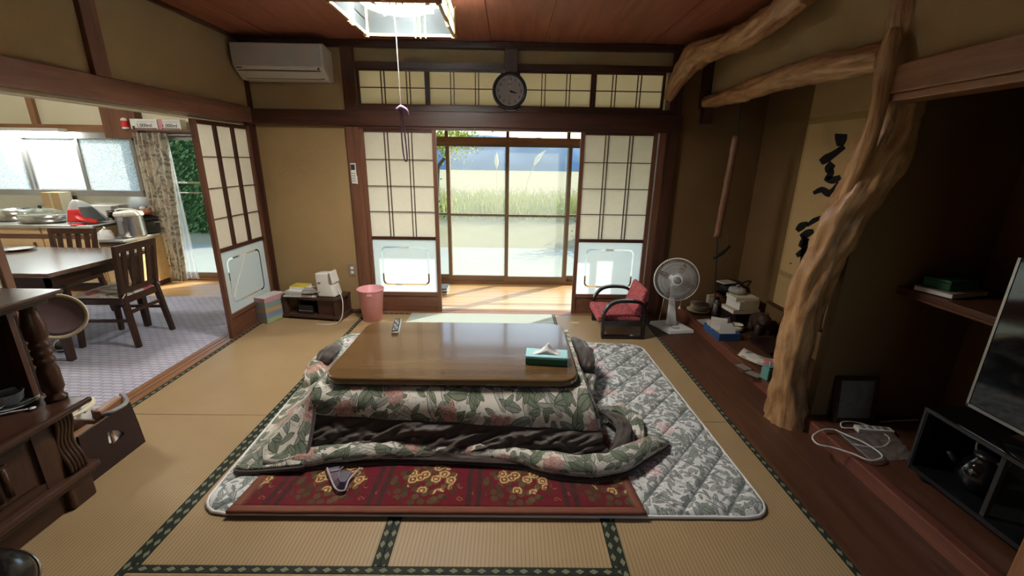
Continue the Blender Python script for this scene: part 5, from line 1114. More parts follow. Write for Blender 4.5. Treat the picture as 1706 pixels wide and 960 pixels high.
# carved bear
br = thing('carved_bear', 'dark carved wooden bear figure at the alcove back wall', 'carving', (2.14, 3.36, ZP), .0)
bmm = bmesh.new()
for cx, cy, cz, rx, ry, rz_ in [(0, 0, .115, .075, .085, .08), (-.03, -.07, .15, .05, .05, .05), (-.05, -.11, .14, .03, .032, .028), (.0, .06, .10, .07, .05, .075), (-.045, -.045, .05, .028, .03, .055), (.045, -.045, .05, .028, .03, .055), (-.045, .06, .05, .03, .032, .055), (.045, .06, .05, .03, .032, .055), (-.055, -.065, .195, .014, .012, .016), (.0, -.06, .20, .014, .012, .016)]:
    r_ = bmesh.ops.create_icosphere(bmm, subdivisions=2, radius=1)
    for v in r_['verts']: v.co = Vector((v.co.x*rx+cx, v.co.y*ry+cy, max(.001, v.co.z*rz_+cz)))
me = bpy.data.meshes.new('bear_body'); bmm.to_mesh(me); bmm.free(); me.materials.append(MATS['bear_wood']); bo = bpy.data.objects.new('bear_body', me); COL.objects.link(bo); bo.parent = br
md = bo.modifiers.new('remesh', 'REMESH'); md.mode = 'VOXEL'; md.voxel_size = .007; md.use_smooth_shade = True
MB().box(-.10, .10, -.13, .12, -.001, .010).build('base_plate', 'bear_wood', br, bevel=.004)
# blue tray with envelopes
tr_ = thing('blue_tray', 'blue plastic tray full of letters on the alcove platform', 'tray', (1.80, 3.33, ZP), .05)
MB().box(-.085, .085, -.125, .125, 0, .006).build('bottom', 'blue_plastic', tr_)
for b_ in ((-.088, .088, -.13, -.123, 0, .062), (-.088, .088, .123, .13, 0, .062), (-.09, -.083, -.13, .13, 0, .062), (.083, .09, -.13, .13, 0, .062)): MB().box(*b_).build('wall', 'blue_plastic', tr_, bevel=.002)
random.seed(5)
for i in range(16):
    y = -.10+i*.0125; o = thing('envelope', 'white envelope standing in the blue tray', 'envelope', (1.80+random.uniform(-.01, .01), 3.33+y, ZP+.007), random.uniform(-.15, .15), 'envelopes in the blue tray')
    m_ = MB(); m_.M = Matrix.Rotation(-.55+random.uniform(-.25, .25), 4, 'X') @ Matrix.Rotation(random.uniform(-.18, .18), 4, 'Y'); m_.box(-.068, .068, 0, .002, .012, .075+random.uniform(0, .05)); m_.build('sheet', random.choice(['paper_white', 'paper_white', 'paper_cream', 'tissue']), o)
o = thing('leaflet', 'patterned leaflet lying behind the blue tray', 'leaflet', (1.80, 3.56, ZP+.002), .3); MB().grid(lambda u, v: (-.07+.14*u, -.08+.16*v, .003+.02*v*v), 4, 6).build('sheet', 'paper_grey', o, solid=.001); MB().box(-.05, .05, -.06, -.04, .004, .0055).build('print', 'ink', o)
o = thing('lacquer_board', 'dark red lacquer board on the alcove platform', 'board', (2.10, 3.06, ZP), .0); MB().box(-.125, .14, -.14, .16, .012, .030).build('board', 'purple_lacquer', o, bevel=.003)
for x in (-.10, .11): MB().box(x-.012, x+.012, -.12, .14, 0, .012).build('foot', 'purple_lacquer', o)
o = thing('patterned_band', 'curved pale patterned cloth band on the platform', 'cloth', (1.86, 2.86, ZP)); pa = [onz(a, b_, ZP+.006) for a, b_ in ((1229, 592), (1245, 600), (1270, 609), (1299, 609))]; pb_ = [onz(a, b_, ZP+.012) for a, b_ in ((1240, 580), (1256, 588), (1278, 597), (1302, 600))]
Pa, Pb = smooth_path(pa, 6), smooth_path(pb_, 6); WB(o).grid(lambda u, v: tuple(Pa[min(int(u*18), 18)].lerp(Pb[min(int(u*18), 18)], v)+Vector((0, 0, .006*math.sin(PI*v)))), 18, 4).build('cloth', 'cushion_floral', o, smooth=True, solid=.004); WB(o).tube([p_+Vector((0, 0, .004)) for p_ in Pa], .004, 6).build('hem', 'hat_straw', o)
for i, (px, py, rz) in enumerate([(1238, 612, .3), (1256, 624, .5)]):
    o = thing('postcard', ['dark postcard lying beside the patterned band', 'dark postcard nearest to the mint tin'][i], 'postcard', at(px, py, ZP+.001), rz, 'postcards on the platform'); MB().box(-.04, .04, -.055, .055, 0, .002).build('card', 'dark_slot', o); MB().box(-.033, .033, -.046, .046, .002, .003).build('picture', 'paper_brown', o)
o = thing('mint_tin', 'small mint green tin at the log foot', 'tin', (1.752, 2.57, ZP+.001), .3); MB().box(-.035, .035, -.03, .03, 0, .085).build('tin_body', 'mint_tin', o, bevel=.006); MB().box(-.03, .03, -.025, .025, .085, .095).build('lid', 'mint_tin', o, bevel=.003); MB().tube([(0, 0, .095), (.03, .03, .11)], .003, 5).build('string', 'white_cord', o)

# ================================================================== TELEVISION ALCOVE
pf = thing('picture_frame', 'framed landscape picture leaning on the dark divider wall', 'picture', (1.955, 2.085, ZP))
TL = Matrix.Rotation(-.14, 4, 'X')
def pfm(nm, m_, *b_):
    q_ = MB(); q_.M = TL
    for k_ in b_: q_.box(*k_)
    return q_.build(nm, m_, pf)
[pfm('frame', 'wood_dark_x', b_) for b_ in ((-.115, .115, -.01, .012, 0, .018), (-.115, .115, -.01, .012, .242, .26), (-.115, -.097, -.01, .012, .018, .242), (.097, .115, -.01, .012, .018, .242))]; pfm('picture', 'paper_brown', (-.097, .097, .0, .006, .018, .242)); pfm('glass', 'clear_glass', (-.097, .097, -.004, -.003, .018, .242))
for p_ in ([(-.08, -.001, .09), (-.03, -.001, .12), (.04, -.001, .08), (.09, -.001, .10)], [(-.06, -.001, .20), (-.02, -.001, .14), (.0, -.001, .05)], [(.03, -.001, .22), (.05, -.001, .15), (.02, -.001, .10)]):
    q_ = MB(); q_.M = TL; q_.tube(smooth_path(p_, 4), .0015, 5).build('painted_line', 'paper_grey', pf)
ps = thing('power_strip', 'white power strip on the television alcove platform', 'power strip', (1.99, 1.985, ZP), -.12); MB().box(-.09, .09, -.022, .022, 0, .026).build('strip_body', 'white_plastic', ps, bevel=.004)
for k in range(4): MB().box(-.07+k*.037, -.045+k*.037, -.012, .012, .026, .028).build('socket', 'grey_plastic', ps)
MB().tube(smooth_path([Vector(onz(a, b_, ZP+.006))-ps.location for a, b_ in ((1425, 715), (1407, 716), (1403, 706), (1420, 704), (1440, 708), (1465, 718), (1484, 732), (1478, 746), (1455, 748))]+[Vector(onz(1430, 745, ZP+.006))-ps.location], 6), .004, 6).build('cable', 'white_cord', ps, smooth=True)
tag(MB().tube(smooth_path([onz(a, b_, ZP+.007) for a, b_ in ((1468, 703), (1500, 701), (1530, 700))], 4), .004, 6).build('wall_cable', 'white_cord', smooth=True), 'white cable running from the power strip to the corner', 'cable')
tag(MB().tube(smooth_path([onz(a, b_, ZP+.022) for a, b_ in ((1391, 716), (1372, 716), (1354, 727), (1362, 740), (1388, 746), (1420, 756), (1448, 767), (1468, 764), (1466, 755), (1440, 738), (1415, 727), (1391, 716))], 6), .0042, 6).build('looped_cable', 'white_cord', smooth=True), 'loose loop of white cable over the plastic bag', 'cable')
pg = thing('plastic_bag', 'crumpled clear plastic bag on the alcove platform', 'plastic bag', tuple(onz(1455, 745, ZP)))
cs = [onz(a, b_, ZP) for a, b_ in ((1395, 722), (1450, 770), (1528, 768), (1490, 726))]
WB(pg).grid(lambda u, v: tuple((cs[0]*(1-u)*(1-v)+cs[1]*(u)*(1-v)+cs[2]*u*v+cs[3]*(1-u)*v)+Vector((0, 0, .003+.014*abs(noise.noise(Vector((u*5, v*5, 1))))+.008*abs(noise.noise(Vector((u*13, v*12, 5))))))), 36, 36).build('film', 'plastic_film', pg, smooth=True); WB(pg).tube([cs[0]+Vector((0, 0, .012)), cs[0].lerp(cs[1], .5)+Vector((0, 0, .012)), cs[1]+Vector((0, 0, .01))], .004, 6).build('gathered_edge', 'plastic_film', pg)
tv_s = thing('television_stand', 'black glass fronted television stand in the right alcove', 'television stand', (2.08, 1.36, ZP))
SX0, SX1, SY0, SY1, SZ0, SZ1 = 1.885, 2.30, .75, 1.675, ZP+.035, .425
def tvb(nm, m_, *b_, **k_):
    q_ = WB(tv_s)
    for z_ in b_: q_.box(*z_)
    return q_.build(nm, m_, tv_s, **k_)
tvb('top', 'black_gloss', (SX0, SX1, SY0, SY1, SZ1-.02, SZ1), bevel=.002); tvb('bottom', 'black_plastic', (SX0, SX1, SY0, SY1, SZ0, SZ0+.02)); tvb('side', 'black_plastic', (SX0, SX1, SY1-.018, SY1, SZ0+.02, SZ1-.02)); tvb('side', 'black_plastic', (SX0, SX1, SY0, SY0+.018, SZ0+.02, SZ1-.02)); tvb('back', 'black_plastic', (SX1-.012, SX1, SY0, SY1, SZ0+.02, SZ1-.02))
for y in (1.36, 1.20): tvb('divider', 'dark_grey_plastic', (SX0+.01, SX0+.03, y-.008, y+.008, SZ0+.02, SZ1-.02))
tvb('shelf', 'black_plastic', (SX0+.012, SX1-.02, .78, 1.19, .235, .25)); tvb('front_edge', 'dark_grey_plastic', (SX0-.003, SX0, SY0, SY1, SZ1-.016, SZ1-.002)); tvb('front_edge', 'dark_grey_plastic', (SX0-.003, SX0, SY1-.012, SY1, SZ0, SZ1-.017))
tvb('glass_door', 'clear_glass', (SX0+.002, SX0+.005, SY0+.02, 1.36, SZ0+.022, SZ1-.022))
for x in (SX0+.035, SX1-.05):
    for y in (SY0+.06, SY1-.06): WB(tv_s).lathe([(.017, -.01), (.019, 0), (.017, .01)], 14, (x, y, ZP+.019), 'x').build('caster', 'black_plastic', tv_s, smooth=True)
kk = thing('glass_kettle', 'dark glass kettle inside the television stand', 'kettle', (2.02, 1.50, SZ0+.021)); MB().lathe([(.045, 0), (.075, .03), (.08, .08), (.06, .13), (.04, .15), (.042, .165)], 30).build('kettle_body', 'tv_screen', kk, smooth=True); MB().lathe([(.043, .16), (.045, .17), (.03, .182), (.002, .185)], 24).build('lid', 'black_plastic', kk, smooth=True); MB().tube(smooth_path([(-.01, -.045, .165), (-.02, -.085, .20), (-.01, -.0, .225), (.0, .05, .20), (0, .045, .16)], 5), .006, 8).build('handle', 'steel_brushed', kk, smooth=True); MB().tube([(-.06, .04, .09), (-.09, .07, .14)], [.015, .01], 8).build('spout', 'black_plastic', kk, smooth=True)
tv = thing('television', 'flat screen television with silver edge on its black stand', 'television', (2.11, 1.2, SZ1))
TX = 1.988
WB(tv).box(TX, TX+.03, .52, 1.612, .478, 1.12).build('casing', 'black_plastic', tv, bevel=.003); WB(tv).box(TX-.002, TX, .53, 1.602, .492, 1.11).build('screen', 'tv_screen', tv); WB(tv).box(TX-.004, TX+.02, .52, 1.614, .474, .486).build('bottom_bezel', 'steel_brushed', tv); WB(tv).box(TX-.004, TX+.02, 1.605, 1.615, .474, 1.125).build('side_bezel', 'steel_brushed', tv)
WB(tv).box(TX-.01, TX+.07, 1.0, 1.2, SZ1, SZ1+.06).build('neck', 'black_plastic', tv); WB(tv).lathe([(.16, 0), (.16, .008), (.02, .014)], 36, (TX+.06, 1.3, SZ1)).build('foot', 'black_gloss', tv, smooth=True)
sh = thing('alcove_shelf', 'dark wooden shelf on the back wall of the television alcove', 'shelf', (2.25, 1.8, .84)); WB(sh).box(2.055, 2.5, .46, 2.15, .828, .856).build('board', 'alcove_wood', sh, bevel=.003); WB(sh).box(2.053, 2.07, .46, 2.15, .815, .828).build('lip', 'alcove_wood', sh)
o = thing('book', 'pale book lying on the alcove shelf', 'book', (2.20, 2.02, .857), .25); MB().box(-.12, .12, -.08, .08, .003, .022).build('pages', 'paper_white', o); MB().box(-.122, .122, -.082, .082, .022, .026).build('cover', 'paper_grey', o)
o = thing('green_case', 'dark green case on top of the shelf book', 'case', (2.20, 2.03, .884), .2); MB().box(-.09, .09, -.06, .06, 0, .05).build('case_body', 'green_card', o, bevel=.005); MB().box(-.091, .091, -.061, .061, .035, .039).build('seam', 'dark_slot', o)

# ================================================================== KITCHEN THINGS
tbl = thing('kitchen_table', 'glossy brown kitchen dining table beyond the opening', 'table', (-3.75, 3.2, 0))
def ktb(nm, m_, *b_, **k_):
    q_ = WB(tbl)
    for z_ in b_: q_.box(*z_)
    return q_.build(nm, m_, tbl, **k_)
ktb('table_top', 'kitchen_table_top', (-4.45, -3.10, 2.785, 3.66, .655, .685), bevel=.006); ktb('apron', 'walnut_x', (-4.36, -3.18, 2.84, 2.865, .57, .655)); ktb('apron', 'walnut_x', (-4.36, -3.18, 3.58, 3.605, .57, .655)); ktb('apron', 'walnut_y', (-3.205, -3.18, 2.84, 3.605, .57, .655))
for x in (-3.22, -4.33):
    for y in (2.88, 3.57): WB(tbl).hexa([(x-.02, y-.02, 0), (x+.02, y-.02, 0), (x+.02, y+.02, 0), (x-.02, y+.02, 0)], [(x-.032, y-.032, .655), (x+.032, y-.032, .655), (x+.032, y+.032, .655), (x-.032, y+.032, .655)]).build('leg', 'walnut_z', tbl, bevel=.003)
def kchair(label, loc_, rz, src=None):
    r = thing('dining_chair', label, 'chair', loc_, rz, 'dining chairs in the kitchen')
    if src:
        for c_ in src.children: q_ = c_.copy(); COL.objects.link(q_); q_.parent = r
        return r
    for s in (-1, 1):
        MB().hexa([(.20, s*.185-.016, 0), (.235, s*.185-.016, 0), (.235, s*.185+.016, 0), (.20, s*.185+.016, 0)], [(.155, s*.165-.018, .42), (.195, s*.165-.018, .42), (.195, s*.165+.018, .42), (.155, s*.165+.018, .42)]).build('rear_leg', 'walnut_z', r, bevel=.003)
        MB().hexa([(.155, s*.165-.018, .42), (.195, s*.165-.018, .42), (.195, s*.165+.018, .42), (.155, s*.165+.018, .42)], [(.205, s*.185-.015, .80), (.235, s*.185-.015, .80), (.235, s*.185+.015, .80), (.205, s*.185+.015, .80)]).build('back_post', 'walnut_z', r, bevel=.003)
        MB().hexa([(-.225, s*.185-.016, 0), (-.195, s*.185-.016, 0), (-.195, s*.185+.016, 0), (-.225, s*.185+.016, 0)], [(-.205, s*.17-.02, .38), (-.165, s*.17-.02, .38), (-.165, s*.17+.02, .38), (-.205, s*.17+.02, .38)]).build('front_leg', 'walnut_z', r, bevel=.003)
        MB().bar((-.19, s*.18, .22), (.195, s*.178, .22), .016, .024).build('side_stretcher', 'walnut_x', r)
    MB().bar((.185, -.17, .28), (.185, .17, .28), .018, .026).build('back_stretcher', 'walnut_y', r)
    MB().box(-.215, .19, -.195, .195, .355, .405).build('seat_frame', 'walnut_y', r, bevel=.006)
    MB().hexa([(.203, -.20, .755), (.230, -.20, .755), (.230, .20, .755), (.203, .20, .755)], [(.208, -.20, .81), (.236, -.20, .81), (.236, .20, .81), (.208, .20, .81)]).build('top_rail', 'walnut_y', r, bevel=.004)
    MB().bar((.178, -.16, .455), (.178, .16, .455), .02, .035).build('lower_rail', 'walnut_y', r)
    for k in range(4):
        y = -.115+k*.077; MB().hexa([(.17, y-.018, .47), (.182, y-.018, .47), (.182, y+.018, .47), (.17, y+.018, .47)], [(.212, y-.02, .76), (.224, y-.02, .76), (.224, y+.02, .76), (.212, y+.02, .76)]).build('slat', 'walnut_z', r)
    return r
kc = kchair('slatted wooden dining chair in front of the kitchen table', (-3.15, 3.295, 0), .04)
kc2 = kchair('slatted wooden dining chair behind the kitchen table', (-4.02, 3.72, 0), PI/2+.08, kc)
for ch_, lab in ((kc, 'floral seat cushion on the near dining chair'), (kc2, 'floral seat cushion on the far dining chair')):
    o = thing('seat_cushion', lab, 'cushion', (ch_.location.x, ch_.location.y, .406), ch_.rotation_euler.z, 'dining chair cushions')
    MB().grid(lambda u, v: (-.205+.385*u, -.185+.37*v, .002+.036*(math.sin(PI*u)*math.sin(PI*v))**.35), 24, 24).build('cover', 'cushion_floral', o, smooth=True); MB().tube([(.17, -.15, .01), (.20, -.17, .03), (.19, -.19, .0)], .004, 5).build('tie', 'paper_white', o); MB().tube([(.17, .15, .01), (.20, .17, .03), (.19, .19, .0)], .004, 5).build('tie', 'paper_white', o)
o = thing('plate', 'brown rimmed plate on the kitchen table', 'plate', tuple(onz(30, 417, .686))); MB().lathe([(.05, 0), (.06, .004), (.105, .014), (.107, .017), (.06, .009), (.002, .008)], 32).build('dish', 'china', o, smooth=True); MB().tube([(.106*math.cos(2*PI*k/32), .106*math.sin(2*PI*k/32), .016) for k in range(32)], .003, 6, closed=True).build('rim', 'wood_dark_x', o)
# counter and stove table
ct = thing('kitchen_counter', 'steel topped kitchen counter with pale wooden doors', 'counter', (-5.5, 4.8, 0))
def cbt(nm, m_, *b_, **k_):
    q_ = WB(ct)
    for z_ in b_: q_.box(*z_)
    return q_.build(nm, m_, ct, **k_)
cbt('worktop', 'steel_brushed', (-6.65, -4.36, 4.47, 5.08, .715, .745), bevel=.004); cbt('body', 'pine', (-6.65, -4.38, 4.52, 5.06, .08, .715)); cbt('plinth', 'wood_dark_x', (-6.65, -4.38, 4.56, 5.05, 0, .08)); cbt('splashback', 'steel', (-6.65, -4.2, 5.07, 5.095, .745, 1.0)); cbt('red_rail', 'wood_red_x', (-6.65, -4.38, 4.505, 4.52, .60, .64))
for k in range(4):
    a = -6.62+k*.56; d_ = cbt('door', 'pine', (a, a+.54, 4.503, 4.52, .10, .595), bevel=.004); q_ = WB(ct); q_.M = Matrix.Identity(4); h_ = q_.tube([(a+.46-ct.location.x, 4.492-ct.location.y, .50), (a+.46-ct.location.x, 4.492-ct.location.y, .56)], .012, 8).build('handle', 'wood_red_z', d_)
    cbt('drawer', 'pine', (a, a+.54, 4.503, 4.52, .645, .712), bevel=.003)
stv = thing('stove_table', 'low steel topped stove table beside the counter', 'stove table', (-4.2, 4.75, 0))
for nm, m_, b_ in (('top', 'steel_brushed', (-4.352, -4.05, 4.44, 5.06, .58, .605)), ('body', 'pine', (-4.345, -4.07, 4.49, 5.05, .06, .58)), ('red_rail', 'wood_red_x', (-4.345, -4.07, 4.475, 4.49, .53, .57)), ('plinth', 'wood_dark_x', (-4.345, -4.08, 4.52, 5.04, 0, .06))): q_ = WB(stv); q_.box(*b_); q_.build(nm, m_, stv, bevel=.003)
q_ = WB(stv); q_.box(-4.33, -4.085, 4.478, 4.49, .09, .515).build('door', 'pine', stv, bevel=.003)
def oc(px, py, z, dy=0): p_ = onz(px, py, z); p_.y += dy; return p_
o = thing('hot_plate', 'oval steel hot plate with glass lid on the counter', 'hot plate', (-5.075, 4.68, .746), .1)
for nm, m_, pr in (('base', 'steel', [(.19, 0), (.215, .02), (.22, .075), (.21, .08), (.002, .075)]), ('lid', 'hazy_glass', [(.22, .082), (.20, .115), (.13, .145), (.03, .155), (.002, .155)]), ('lid_rim', 'chrome', [(.215, .076), (.226, .08), (.226, .086), (.215, .09)]), ('lid_knob', 'black_plastic', [(.015, .15), (.02, .165), (.02, .18), (.002, .184)])):
    m_b = MB().lathe(pr, 36); m_b.v = [(a, b_*.62, c_) for a, b_, c_ in m_b.v]; m_b.build(nm, m_, o, smooth=True)
MB().tube(smooth_path([(-.21, -.03, .055), (-.25, 0, .055), (-.21, .03, .055)], 4), .008, 8).build('handle', 'black_plastic', o); MB().tube(smooth_path([(.21, -.03, .055), (.25, 0, .055), (.21, .03, .055)], 4), .008, 8).build('handle', 'black_plastic', o)
o = thing('cardboard_box', 'brown cardboard box behind the hot plate', 'box', (-5.16, 4.97, .746)); MB().box(-.10, .10, -.07, .07, 0, .30).build('carton', 'cardboard', o, bevel=.002); MB().box(-.012, .012, -.072, -.069, 0, .30).build('tape', 'hat_straw', o); MB().box(.1, .1025, -.07, .07, 0, .30).build('side_face', 'paper_cream', o)
o = thing('covered_bundle', 'silver cloth cover with red brim on the counter', 'cap', (-4.62, 4.70, .746), .2)
def cone(u, v): a = u*2*PI; r_ = .02+.155*v**.8*(1+.10*math.sin(a*5)); return (r_*math.cos(a)-.06*(1-v), r_*math.sin(a)*.75, .235*(1-v)+.03*math.sin(PI*min(v, 1))+.012)
MB().grid(cone, 40, 16).build('silver_cover', 'silver_cloth', o, smooth=True)
MB().grid(lambda u, v: tuple(Vector(cone(.80+u*.20, .45+v*.52))*1.03), 14, 8).build('grey_panel', 'dark_grey_cloth', o, smooth=True, solid=.004)
MB().grid(lambda u, v: (-.03+.19*u, -.10-.07*math.sin(PI*u)*v-.02*v, .075*(1-u)+.005+.03*(1-v)), 14, 6).build('red_brim', 'red_cloth', o, smooth=True, solid=.006); MB().grid(lambda u, v: tuple(Vector(cone(.66+u*.14, .55+v*.42))*1.035), 10, 6).build('red_panel', 'red_cloth', o, smooth=True, solid=.004)
o = thing('red_plate', 'flat red plate beside the silver cover', 'plate', (-4.56, 4.53, .746)); MB().lathe([(.06, 0), (.065, .004), (.06, .009), (.002, .010)], 24).build('disc', 'red_cloth', o, smooth=True); MB().lathe([(.008, .01), (.01, .018), (.002, .02)], 12).build('knob', 'red_cloth', o)
o = thing('white_bag', 'crumpled white plastic bag on the edge of the stove table', 'bag', (-4.272, 4.50, .606)); o.scale = (.75, .75, .95)
MB().grid(lambda u, v: ((.105+.02*noise.noise(Vector((u*8, v*8, 0))))*math.cos(u*2*PI)*math.sin(v*PI*.5+.02), .085*math.sin(u*2*PI)*math.sin(v*PI*.5+.02), .105*math.cos(v*PI*.5)*(1+.3*noise.noise(Vector((u*10, v*6, 3))))), 30, 10).build('bag_body', 'tissue', o, smooth=True); MB().tube([(0, 0, .09), (.02, -.02, .13), (.05, -.03, .12)], [.015, .012, .006], 7).build('knot', 'tissue', o, smooth=True)
o = thing('electric_pot', 'steel electric hot water pot with white lid', 'electric pot', (-4.13, 4.67, .606)); MB().lathe([(.085, 0), (.09, .01), (.092, .015), (.088, .17), (.09, .175)], 32).build('pot_body', 'steel', o, smooth=True); MB().lathe([(.092, .172), (.096, .185), (.09, .205), (.04, .215), (.002, .216)], 32).build('lid', 'white_plastic', o, smooth=True); MB().box(-.02, .02, -.097, -.085, .03, .14).build('gauge', 'grey_plastic', o, bevel=.004); MB().tube(smooth_path([(-.094, 0, .18), (-.07, -.02, .225), (.07, -.02, .225), (.094, 0, .18)], 5), .006, 8).build('handle', 'white_plastic', o, smooth=True); MB().box(-.03, .03, -.10, -.06, .18, .205).build('spout', 'white_plastic', o, bevel=.006)
o.scale = (1.35, 1.35, 1.3)
o = thing('rice_cooker', 'black rice cooker behind the electric pot', 'rice cooker', (-4.16, 4.89, .606)); MB().lathe([(.10, 0), (.13, .02), (.135, .14), (.125, .15)], 32).build('cooker_body', 'black_plastic', o, smooth=True); MB().lathe([(.132, .152), (.128, .18), (.08, .20), (.002, .205)], 32).build('lid', 'black_plastic', o, smooth=True); MB().tube(smooth_path([(.13, -.03, .13), (.165, 0, .13), (.13, .03, .13)], 4), .008, 8).build('handle', 'steel', o)
o = thing('small_basket', 'orange lined basket on top of the rice cooker', 'basket', (-4.15, 4.90, .815)); MB().lathe([(.05, 0), (.095, .02), (.10, .06), (.095, .06), (.088, .024), (.002, .008)], 26).build('basket', 'terracotta', o, smooth=True); MB().tube(smooth_path([(.05, 0, .05), (.08, .01, .09), (.12, 0, .07), (.13, -.02, .03)], 4), .018, 8).build('cloth', 'paper_brown', o, smooth=True); MB().lathe([(.002, .05), (.03, .06), (.025, .085), (.002, .095)], 16, (-.01, 0, 0)).build('onion', 'tissue', o, smooth=True)
for i in range(4):
    o = thing('bowl', ['lowest dark bowl of the stack by the window', 'second dark red bowl of the stack by the window', 'third dark red bowl of the stack by the window', 'top black bowl of the stack by the window'][i], 'bowl', (-4.44, 4.90, .746+i*.022), 0, 'stacked lacquer bowls'); MB().lathe([(.04, 0), (.08, .015), (.105, .04), (.108, .042), (.10, .04), (.002, .012)], 28).build('bowl', ['black_lacquer', 'purple_lacquer', 'terracotta', 'black_lacquer'][i], o, smooth=True); MB().tube([(.106*math.cos(2*PI*k/28), .106*math.sin(2*PI*k/28), .042) for k in range(28)], .003, 6, closed=True).build('rim', 'black_lacquer', o)
o = thing('gas_stove', 'black gas stove at the back of the stove table', 'stove', (-4.295, 4.84, .606)); MB().box(-.055, .0, -.07, .10, 0, .10).build('stove_body', 'black_plastic', o, bevel=.006); MB().tube([(-.027+.024*math.cos(2*PI*k/20), .02+.05*math.sin(2*PI*k/20), .105) for k in range(20)], .006, 6, closed=True).build('burner_ring', 'iron', o); MB().lathe([(.012, 0), (.012, -.012), (.002, -.013)], 12, (-.027, -.07, .05), 'y').build('knob', 'steel', o)
o = thing('drain_tray', 'white dish tray on the counter under the window', 'tray', (-4.72, 5.0, .746)); MB().box(-.16, .16, -.05, .05, 0, .15).build('tray_body', 'white_plastic', o, bevel=.01); MB().box(-.165, .165, -.055, .055, .14, .155).build('rim', 'white_plastic', o, bevel=.003)
o = thing('steel_pan', 'shiny steel pan at the far left of the counter', 'pan', (-5.51, 4.82, .746)); MB().lathe([(.13, 0), (.15, .01), (.155, .12), (.15, .12), (.145, .015), (.002, .01)], 30).build('pan_body', 'steel', o, smooth=True); MB().tube([(-.15, -.02, .10), (-.30, -.06, .12)], .01, 8).build('handle', 'black_plastic', o)
o = thing('trash_bin', 'black trash bin on the kitchen floor beside the curtain', 'trash bin', tuple(onz(268, 462, 0))); MB().lathe([(.08, 0), (.085, .01), (.10, .30), (.096, .30), (.08, .02), (.002, .02)], 26).build('bucket', 'black_plastic', o, smooth=True); MB().lathe([(.10, .295), (.106, .30), (.10, .31), (.096, .305)], 26).build('rim', 'black_lacquer', o, smooth=True)
# curtain
cur = thing('curtain', 'floor length floral curtain gathered beside the kitchen glass door', 'curtain', (-3.95, 5.0, 0))
def curt(u, v):
    a = ony(220+54*u, 221, 4.98); b_ = ony(272+40*u+2, 478-12*u, 4.98); b_.z = max(b_.z, .012); p_ = a.lerp(b_, v)
    return (p_.x+.006*math.sin(v*4+u*7), p_.y+.022*math.sin(u*2*PI*5.5+v*1.3)+.01*math.sin(u*2*PI*2.3), p_.z)
WB(cur).grid(curt, 90, 40, lambda u, v: (u*.9, v*1.7)).build('fabric', 'curtain_floral', cur, smooth=True, solid=.003)
def sheer(u, v):
    a = ony(272+6*u, 222, 5.02); b_ = ony(308+25*u, 468, 5.02); b_.z = max(b_.z, .03); p_ = a.lerp(b_, v); return (p_.x, p_.y+.015*math.sin(u*2*PI*3), p_.z)
WB(cur).grid(sheer, 30, 20).build('sheer', 'plastic_film', cur, smooth=True)
cl_ = thing('curtain_rail', 'metal curtain rail above the kitchen glass door', 'curtain rail', (-3.8, 5.03, 1.69)); MB().tube([(-.40, 0, 0), (.55, 0, 0)], .010, 8).build('rail', 'steel_brushed', cl_)
for x in (-.35, .0, .45): MB().box(x-.008, x+.008, -.005, .07, -.006, .012).build('bracket', 'steel_brushed', cl_)
shk = thing('kitchen_shelf', 'narrow brown shelf above the curtain', 'shelf', (-3.8, 5.04, 1.715)); MB().box(-.30, .55, -.10, .06, 0, .018).build('board', 'wood_red_x', shk); MB().box(-.30, -.285, -.10, .06, .018, .05).build('end_stop', 'wood_red_z', shk)
p_a = ony(219, 203, 4.98); p_b = ony(266, 208, 4.98); p_c = ony(305, 212, 4.98)
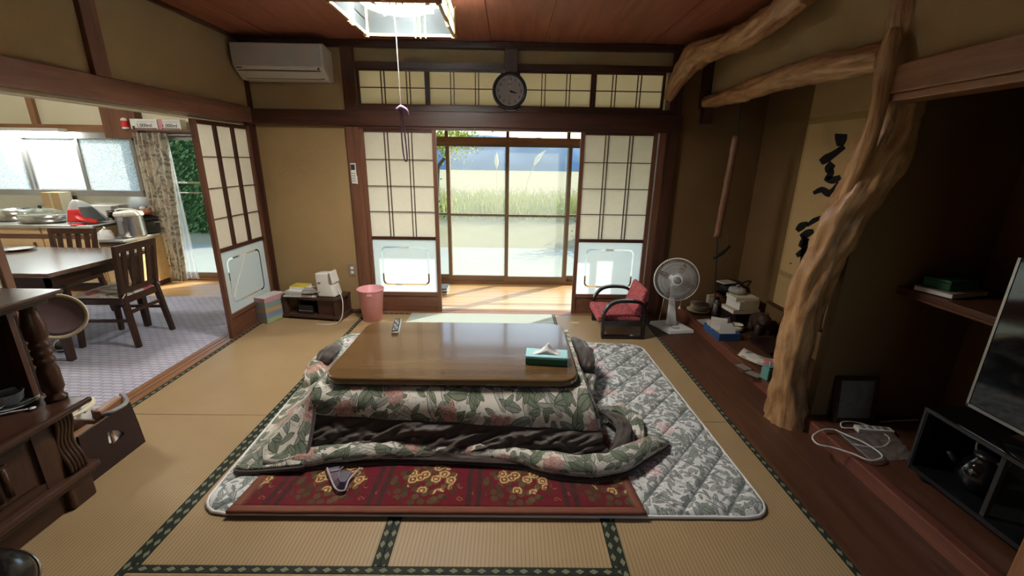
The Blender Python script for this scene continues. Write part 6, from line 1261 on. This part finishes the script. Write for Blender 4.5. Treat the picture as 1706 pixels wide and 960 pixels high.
for i, (a, b_, m_) in enumerate(((p_a, p_b, 'paper_white'), (p_b, p_c, 'box_pink'))):
    o = thing('printed_carton', ['left white carton printed 1,000 on the kitchen shelf', 'right white and pink carton printed 1,000 on the kitchen shelf'][i], 'box', ((a.x+b_.x)/2, 4.985, 1.734), 0, 'cartons on the kitchen shelf'); w_ = (b_.x-a.x)/2-.006
    MB().box(-w_, w_, -.03, .06, 0, .105).build('carton', 'paper_white', o, bevel=.002); text_mesh('print', '1,000ml', .052, 'ink', o, Matrix.Translation((.0, -.0312, .038)) @ RX); MB().box(-w_*.75, w_*.9, -.0312, -.0298, .004, .012).build('underline', 'ink', o); MB().box(-w_*.5, w_*.8, -.0312, -.0298, .075, .079).build('rule', 'grey_plastic', o)
    MB().box(-w_-.001, -w_+.045 if i else -w_+.01, -.0308, -.0295, .0, .105).build('side_stripe', m_, o)
o = thing('spray_can', 'red and white can at the left end of the kitchen shelf', 'can', tuple(Vector(ony(208, 205, 4.985))*1.0)[:2]+(1.734,)); MB().lathe([(.03, 0), (.032, .005), (.032, .10), (.02, .115), (.002, .118)], 22).build('can_body', 'paper_white', o, smooth=True); MB().lathe([(.0325, .02), (.0328, .03), (.0328, .075), (.0325, .085)], 22).build('label_band', 'red_cloth', o, smooth=True)
kl = thing('kitchen_fill_lamp', 'added round fill lamp out of view above the kitchen table', 'ceiling lamp', (-4.2, 2.9, 2.46)); MB().lathe([(.20, -.06), (.22, -.03), (.21, 0)], 32).build('housing', 'white_plastic', kl, smooth=True); MB().tube([(.16*math.cos(2*PI*k/32), .16*math.sin(2*PI*k/32), -.085) for k in range(32)], .015, 8, closed=True).build('ring_tube', 'tube_light', kl, smooth=True)  # unseen lamp added to brighten the kitchen
fl = thing('tube_lamp', 'fluorescent tube lamp above the kitchen window', 'lamp', (-5.25, 4.98, 1.70)); MB().box(-1.0, .35, -.05, .05, -.005, .03).build('housing', 'white_plastic', fl); MB().tube([(-.95, 0, -.02), (.28, 0, -.02)], .014, 10).build('tube', 'tube_light_kitchen', fl)
rl = thing('range_hood', 'cream range hood at the far left of the window', 'range hood', (-6.0, 4.9, 1.55)); MB().box(-.35, .28, -.14, .15, 0, .12).build('hood_body', 'paper_cream', rl, bevel=.006); MB().box(-.36, .29, -.15, .16, -.02, .0).build('lip', 'grey_plastic', rl)
vb = thing('striped_slippers', 'folded striped cloth on the veranda beside the left paper door', 'cloth', tuple(onz(742, 487, 0)));
for k in range(4): MB().box(-.05, .035, -.10, .10, .003+k*.018, .018+k*.018).build('fold', ['paper_white', 'dark_grey_cloth'][k % 2], vb, bevel=.005)
